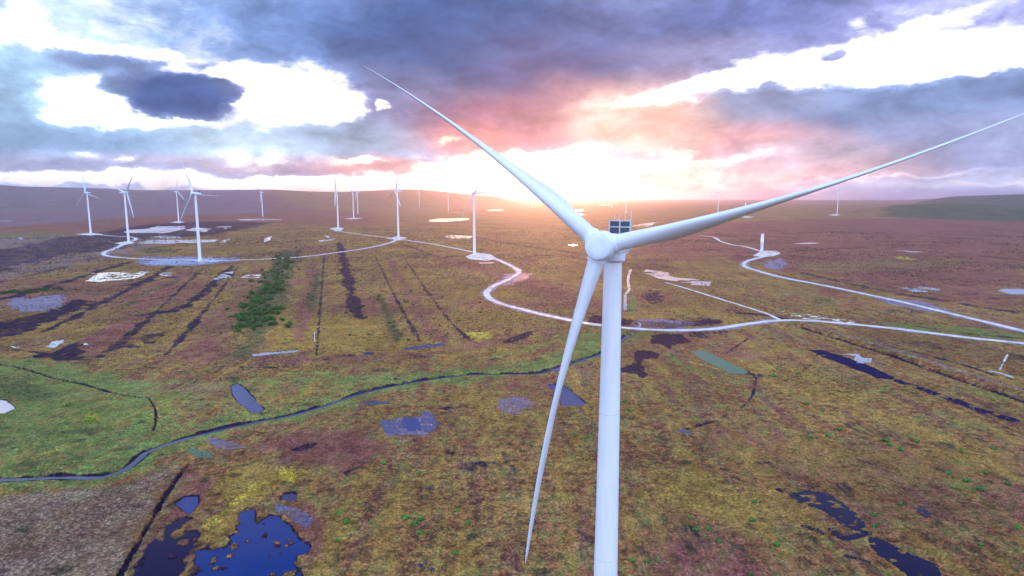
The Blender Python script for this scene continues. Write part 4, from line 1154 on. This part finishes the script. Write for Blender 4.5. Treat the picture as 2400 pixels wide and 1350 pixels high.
far = [  # base x, base y, hub y, yaw deg, phase deg, label
    (213, 547, 451, 20, 98, 'leftmost wind turbine on the hazy bog with three spread blades'),
    (302, 570, 451, -150, 131, 'wind turbine at the gravel bend with its rotor facing away'),
    (419, 520, 449, -150, 96, 'slim wind turbine behind and left of the closest left one'),
    (469, 612, 453, 24, 111, 'tallest looking wind turbine of the left group beside the track'),
    (616, 508, 451, 100, 30, 'lone slim wind turbine behind a thin bright line of water'),
    (793, 536, 449, 75, 60, 'wind turbine on the pad at the far end of the main track'),
    (829, 511, 448, 60, 90, 'left one of two slim wind turbines standing close together'),
    (839, 501, 451, 80, 60, 'right one of two slim wind turbines standing close together'),
    (934, 557, 448, 60, 72, 'wind turbine where the two gravel tracks meet'),
    (983, 487, 452, 40, 90, 'tiny faint wind turbine left of the sunset glow'),
    (1051, 493, 450, 50, 90, 'tiny faint wind turbine inside the orange glow'),
    (1112, 598, 452, 20, 120, 'wind turbine beside the road bend in front of the sunset'),
    (1184, 480, 459, 40, 90, 'tiny faint wind turbine directly under the brightest glow'),
    (1246, 488, 463, 40, 90, 'tiny faint wind turbine just left of the upper left blade'),
    (1434, 487, 445, 40, 60, 'left one of two far wind turbines behind the near nacelle'),
    (1467, 500, 443, 40, 60, 'right one of two far wind turbines behind the near nacelle'),
    (1682, 505, 449, 55, 90, 'far wind turbine rising behind the right raised blade'),
    (1962, 500, 446, 70, 90, 'rightmost far wind turbine beneath the tip of the raised blade'),
]
for bx, by, hy, yw, ph, lab in far:
    hz, gx, gy = hubz(bx, by, hy)
    if (by > 530): hz = min(max(hz, 84), 110)
    turbine(gx, gy, hz, math.radians(yw), math.radians(ph), lab, small=True, group='far wind turbines', over=4.5)


def stump(px, py, ptop, lab, r):
    hz, gx, gy = hubz(px, py, ptop)
    o = obj('unfinished_tower', None, None, (gx, gy, float(hfun(np.array([gx]), np.array([gy]), False)[0])))
    tag(o, lab, 'tower section')
    V, F = lathe([(-1, r), (hz * .5, r * .98), (hz * .5 + .1, r * 1.01), (hz * .5 + .3, r * 1.01), (hz * .5 + .4, r * .98), (hz, r * .95), (hz, r * .85), (hz - 1.5, r * .84)], 40)
    obj('tower_section', fix(mesh_np('tower_section', V, F, M_TOWER)), o)
    obj('foundation', ME_BASE, o)


stump(1785, 589, 548, 'short unfinished white tower standing on the pale gravel pad', 2.5)
stump(1746, 508, 474, 'far short tower stump on a small pale pad', 2.4)

# measuring post on the golden bog
gx, gy = G(738, 801)
o = obj('marker_post', None, None, (gx, gy, 0.3))
tag(o, 'thin white post standing alone on the golden bog', 'post')
V, F = lathe([(-1, .16), (6.0, .13), (6.1, .1)], 12); obj('post', fix(mesh_np('post', V, F, M_TOWER)), o)
bm = bmesh.new(); box_bm(bm, (.35, 0, 6.0), (.9, .12, .35), .03); obj('sensor_head', bm_mesh('sensor_head', bm, M_TOWER), o)
bm = bmesh.new(); box_bm(bm, (0, 0, .1), (.9, .9, .6), .05); obj('footing', bm_mesh('footing', bm, M_CONC), o)

# ------------------------------------------------------------------ scrub, rushes and tussocks


def leaf_mat(name, c1, c2, c3):
    def build(N, b):
        P = N.n('ShaderNodeNewGeometry')
        oi = N.n('ShaderNodeObjectInfo').outputs['Random']
        n = N.noise(P.outputs['Position'], 1.1, 4, .65)
        c = N.mix(N.rng(n, .35, .65), c1, c2)
        c = N.mix(N.m('MULTIPLY', N.rng(oi, .3, 1), .6), c, c3)
        N.put(b.inputs['Base Color'], c)
    return mat(name, c1, .75, .15, build)


M_BUSH = leaf_mat('willow_scrub', (.03, .09, .02), (.07, .14, .035), (.05, .07, .03))
M_RUSH = leaf_mat('rush_green', (.05, .17, .03), (.10, .22, .04), (.05, .13, .05))
M_GORSE = leaf_mat('bright_bush', (.13, .24, .02), (.2, .3, .03), (.1, .2, .02))
M_STEM = mat('stem', (.06, .04, .03), .9, .1)


def leaf_cloud(nl, rx, rz, size, seed, lobes=5):
    R = np.random.RandomState(seed)
    cs = [(R.uniform(-.5, .5) * rx, R.uniform(-.5, .5) * rx, rz * R.uniform(.3, .75), R.uniform(.4, .65)) for _ in range(lobes)]
    V = []; F = []
    for i in range(nl):
        cx, cy, cz, s = cs[R.randint(lobes)]
        d = R.normal(size=3); d /= np.linalg.norm(d)
        q = s * R.uniform(.75, 1.05)
        p = np.array([cx + d[0] * q * rx, cy + d[1] * q * rx, max(.03, cz + d[2] * q * rz * .8)])
        n = d + R.normal(size=3) * .5; n /= np.linalg.norm(n)
        t = np.cross(n, R.normal(size=3)); t /= np.linalg.norm(t); b = np.cross(n, t)
        w = size * R.uniform(.5, 1.2)
        k = len(V)
        V += [p - t * w, p + b * w * .55, p + t * w, p - b * w * .55]
        F.append([k, k + 1, k + 2, k + 3])
    return np.array(V), np.array(F)


def stem_mesh(h, seed):
    R = random.Random(seed)
    bm = bmesh.new()
    for i in range(4):
        a = R.uniform(0, 6.28); t = Vector((math.cos(a) * .35 * h, math.sin(a) * .35 * h, h * .8))
        V, F = lathe([(0, .09), (1, .03)], 6)
        vs = [bm.verts.new(Vector((p[0], p[1], 0)) + t * p[2]) for p in V]
        for f in F: bm.faces.new([vs[k] for k in f])
    return bm_mesh('stem', bm, M_STEM)


BUSH_ME = []
for s in range(3):
    V, F = leaf_cloud(420, 1.5, 1.7, .26, s + 3); BUSH_ME.append((mesh_np('foliage', V, F, M_BUSH), stem_mesh(1.8, s)))
RUSH_ME = []
for s in range(3):
    V, F = leaf_cloud(260, .8, .75, .17, s + 30, 4); RUSH_ME.append(mesh_np('rush_clump', V, F, M_RUSH))


def zat(x, y): return float(hfun(np.array([x]), np.array([y]), True)[0])


def bush(x, y, s, label, group, k=None):
    k = random.randrange(3) if k is None else k
    o = obj('scrub_bush', None, None, (x, y, zat(x, y) - .1))
    o.rotation_euler.z = random.uniform(0, 6.28)
    o.scale = (s * random.uniform(.85, 1.2), s * random.uniform(.85, 1.2), s * random.uniform(.75, 1.05))
    obj('foliage', BUSH_ME[k][0], o); obj('stem', BUSH_ME[k][1], o)
    tag(o, label, 'bush', group)
    return o


def along(pts, n, w, smin, smax, label, group, power=1.0):
    L = np.array(smooth_line(gp(pts), 4)); seg = np.hypot(*np.diff(L, axis=0).T); s = np.r_[0, np.cumsum(seg)]
    for i in range(n):
        t = s[-1] * random.random() ** power
        x = np.interp(t, s, L[:, 0]) + random.gauss(0, w * .4); y = np.interp(t, s, L[:, 1]) + random.gauss(0, w * .4)
        bush(x, y, random.uniform(smin, smax), label, group)


along([(672, 590), (645, 650), (612, 715), (588, 775)], 215, 22, .6, 2.3, 'dark green willow bush in the long dense scrub strip', 'bushes of the dense scrub strip', .5)
along([(-40, 692), (60, 684), (160, 679)], 45, 12, .8, 1.5, 'dark green bush in the hedge like row at the left edge', 'bushes of the left hedge row')
along([(745, 640), (735, 690), (728, 730)], 16, 7, .5, 1.1, 'low green bush in the thin row right of the dense scrub strip', 'bushes of the thin row')
along([(885, 690), (915, 755), (935, 800)], 14, 5, .5, 1.1, 'low olive bush in the slanting row right of the peat strip', 'bushes of the slanting row')
for i in range(70):
    px = random.choice([random.uniform(180, 560), random.uniform(640, 1120), random.uniform(940, 1130)]); py = random.uniform(565, 800)
    x, y = G(px, py)
    bush(x, y, random.uniform(.45, 1.1), 'lone dark bush dotted on the open bog beyond the stream', 'bushes dotted on the open bog')
# near rush clumps
for px, py, s in [(1468, 1122, 1.6), (1617, 1215, 1.3), (1633, 1245, 1.8), (1661, 1242, 1.7), (1689, 1271, 1.6), (1763, 1220, 1.6), (1770, 1179, 1.6), (1479, 1316, 1.6),
                  (1520, 1318, 1.3), (1543, 1317, 1.2), (1760, 1345, 1.3), (1899, 1028, 2.0), (2077, 1036, 2.3), (2084, 1046, 1.8), (2111, 1058, 2.2), (2147, 1038, 2.0),
                  (2269, 1130, 2.0), (2300, 1148, 2.2), (2363, 1136, 1.8), (1968, 1010, 2.0), (1940, 1024, 1.6), (811, 1226, 1.9), (798, 1205, 1.7), (1067, 1300, 1.6),
                  (982, 1253, 1.7), (950, 1218, 2.0), (973, 1231, 1.9), (985, 1222, 1.6), (1069, 1202, 1.5), (1095, 1230, 1.6), (980, 1113, 1.6), (898, 1088, 2.2), (888, 1106, 1.2),
                  (1465, 945, 2.0), (1480, 966, 2.2), (1870, 876, 2.0), (1812, 883, 2.0), (1822, 866, 1.6), (1828, 923, 1.8), (1848, 930, 1.6), (1890, 948, 2.2), (1925, 965, 1.4),
                  (2255, 1062, 1.8), (2330, 1054, 1.8), (2225, 1112, 1.8), (2310, 1110, 1.5), (2045, 1208, 1.6), (2050, 1235, 1.6), (2110, 1185, 1.3), (2390, 1240, 1.6), (2300, 1280, 1.4)]:
    x, y = G(px, py)
    o = obj('rush_clump', RUSH_ME[random.randrange(3)], None, (x, y, zat(x, y) - .05))
    o.scale = (s * random.uniform(.75, 1.1), s * random.uniform(.75, 1.1), s * .6); o.rotation_euler.z = random.uniform(0, 6)
    tag(o, 'small green rush clump on the brown bog near the bottom of the view', 'rush clump', 'green rush clumps dotted over the near bog')
for px, py, s, lab in ((789, 1272, 2.0, 'round bright green rush clump right of the deep blue lake'), (1819, 1279, 2.1, 'lone yellow green rush clump left of the black bog pools'),
                       (774, 1328, 1.4, 'small green rush clump near the bottom right of the lake')):
    x, y = G(px, py)
    o = obj('rush_clump', RUSH_ME[0], None, (x, y, zat(x, y) - .05)); o.scale = (s * .7, s * .7, s * .6)
    tag(o, lab, 'rush clump')
V, F = leaf_cloud(1500, 1.9, 1.2, .22, 77, 9)
x, y = G(212, 987)
o = obj('bright_bush', None, None, (x, y, zat(x, y) - .1)); o.scale = (1.25, 1.1, .95)
obj('foliage', mesh_np('foliage', V, F, M_GORSE), o); obj('stem', stem_mesh(1.8, 5), o)
tag(o, 'large vivid yellow green bush on the pasture at left', 'bush')


def tussocks():
    """short grass tufts that roughen the near bog"""
    R = np.random.RandomState(5)
    n = 90000
    az = R.uniform(-.74, .74, n)
    dep = np.radians(9.0 + 28 * R.rand(n) ** .8)
    r = CAM_H / np.tan(dep)
    x = r * np.sin(az); y = r * np.cos(az)
    ok = np.ones(n, bool)
    for k in NEAR_PONDS: ok &= pond_field(k, x, y) < -.6
    ok &= seg_dist(x, y, STREAM) > 3
    for pts, w in ((R1, 5), (R3, 5), (R5, 4)): ok &= seg_dist(x, y, smooth_line(gp(pts), 3)) > w
    for pl in ([(1893, 820), (1930, 822), (1990, 840), (2050, 862), (2096, 884), (2090, 890), (2050, 884), (1985, 858), (1930, 838)],
               [(1832, 1142), (1862, 1160), (1902, 1148), (1945, 1162), (2015, 1212), (2036, 1252), (2000, 1246), (1960, 1222), (1930, 1200), (1870, 1178)],
               [(2034, 1256), (2062, 1262), (2112, 1290), (2192, 1322), (2212, 1350), (2250, 1420), (2200, 1420), (2120, 1342), (2062, 1302), (2036, 1282)],
               [(943, 978), (980, 981), (988, 1009), (955, 1011)], [(1616, 823), (1652, 822), (1700, 845), (1754, 873), (1712, 877), (1650, 846)]):
        ok &= poly_sdf(x, y, gp(pl)) < .3
    M = cover_masks(x, y)
    ok &= M[:, PEAT] < .5
    ok &= fbm(x, y, 14, 3, 41) > -.35
    x, y, r = x[ok], y[ok], r[ok]
    n = len(x)
    z = hfun(x.copy(), y.copy())
    sz = R.uniform(.16, .42, n) * (1 + r / 700)
    ht = sz * R.uniform(.5, 1.0, n)
    ang = R.uniform(0, 6.28, n)
    V = np.zeros((n, 6, 3)); 
    for k in range(5):
        a = ang + k * 2 * np.pi / 5
        q = sz * R.uniform(.6, 1.2, n)
        V[:, k] = np.stack([x + np.cos(a) * q, y + np.sin(a) * q, z - .03], 1)
    V[:, 5] = np.stack([x + R.normal(0, .08, n), y + R.normal(0, .08, n), z + ht], 1)
    base = np.arange(n)[:, None] * 6
    F = np.concatenate([base + np.array([k, (k + 1) % 5, 5]) for k in range(5)], 0)
    me = mesh_np('grass_tussocks', V.reshape(-1, 3), F, None)
    Mv = np.repeat(M[ok], 6, axis=0)
    for nm, k in (('cover_a', (0, 1, 2, 3)), ('cover_b', (4, 5, 6, 7))):
        at = me.attributes.new(nm, 'FLOAT_COLOR', 'POINT')
        at.data.foreach_set('color', np.ascontiguousarray(Mv[:, k]).astype(np.float32).ravel())
    me.materials.append(bpy.data.materials['bog_ground'])
    o = obj('grass_tussocks', me)
    tag(o, 'countless low tufts of brown and golden grass roughening the near bog', 'grass', kind='stuff')


tussocks()


def low_scrub():
    R = np.random.RandomState(9)
    n = 60000
    az = R.uniform(-.72, .72, n)
    r = 330 * np.exp(R.rand(n) * 1.75)
    x = r * np.sin(az); y = r * np.cos(az)
    M = cover_masks(x, y)
    dn = fbm(x, y, 60, 4, 51) + .5 * fbm(x, y, 12, 3, 52) + .9 * M[:, SCRUB] - .8 * M[:, GREEN] * (r < 700) + .25 * (x < 60)
    ok = dn > .14
    for pts, w in ((R1, 7), (R2, 8), (R3, 7), (R5, 5)): ok &= seg_dist(x, y, smooth_line(gp(pts), 3)) > w
    x, y, r = x[ok], y[ok], r[ok]
    n = len(x)
    z = hfun(x.copy(), y.copy())
    s = R.uniform(.45, 1.3, n) * np.clip(r / 900, .5, 1.6)
    q = 9
    d = R.normal(size=(n, q, 3)); d /= np.linalg.norm(d, axis=2, keepdims=True)
    c = np.stack([x, y, z], 1)[:, None] + d * np.stack([s, s, s * .55], 1)[:, None] * R.uniform(.4, 1, (n, q, 1)); c[:, :, 2] = np.maximum(c[:, :, 2], z[:, None] + .05)
    t = np.cross(d, R.normal(size=(n, q, 3))); t /= np.linalg.norm(t, axis=2, keepdims=True); b = np.cross(d, t)
    w = (s[:, None] * R.uniform(.3, .6, (n, q)))[..., None]
    V = np.stack([c - t * w, c + b * w * .7, c + t * w, c - b * w * .7], 2).reshape(-1, 3)
    F = np.arange(len(V)).reshape(-1, 4)
    o = obj('low_scrub', mesh_np('low_scrub', V, F, leaf_mat('heather_scrub', (.035, .045, .022), (.075, .055, .03), (.06, .05, .03))))
    tag(o, 'uncountable dark low heather and myrtle scrub speckling the middle bog', 'scrub', kind='stuff')
    print('scrub', n)


low_scrub()

# ------------------------------------------------------------------ the air
bm = bmesh.new()
box_bm(bm, (0, 0, 0), (1, 1, 1))
me = bpy.data.meshes.new('haze'); bm.to_mesh(me); bm.free()
hz = obj('haze', me)
hz.scale = (52000, 52000, 262); hz.location = (0, 0, 262 / 2 - 20)
m = bpy.data.materials.new('haze'); m.use_nodes = True
m.node_tree.nodes.clear()
N = NT(m.node_tree)
pv = N.n('ShaderNodeVolumePrincipled')
pv.inputs['Color'].default_value = (.60, .67, 1.0, 1)
pv.inputs['Density'].default_value = HAZE_DENSITY = 6.5e-5
pv.inputs['Anisotropy'].default_value = .83
o_ = N.n('ShaderNodeOutputMaterial'); N.put(o_.inputs['Volume'], pv.outputs[0])
me.materials.append(m)
tag(hz, 'thin violet evening haze filling the air over the bog', 'haze', kind='stuff')
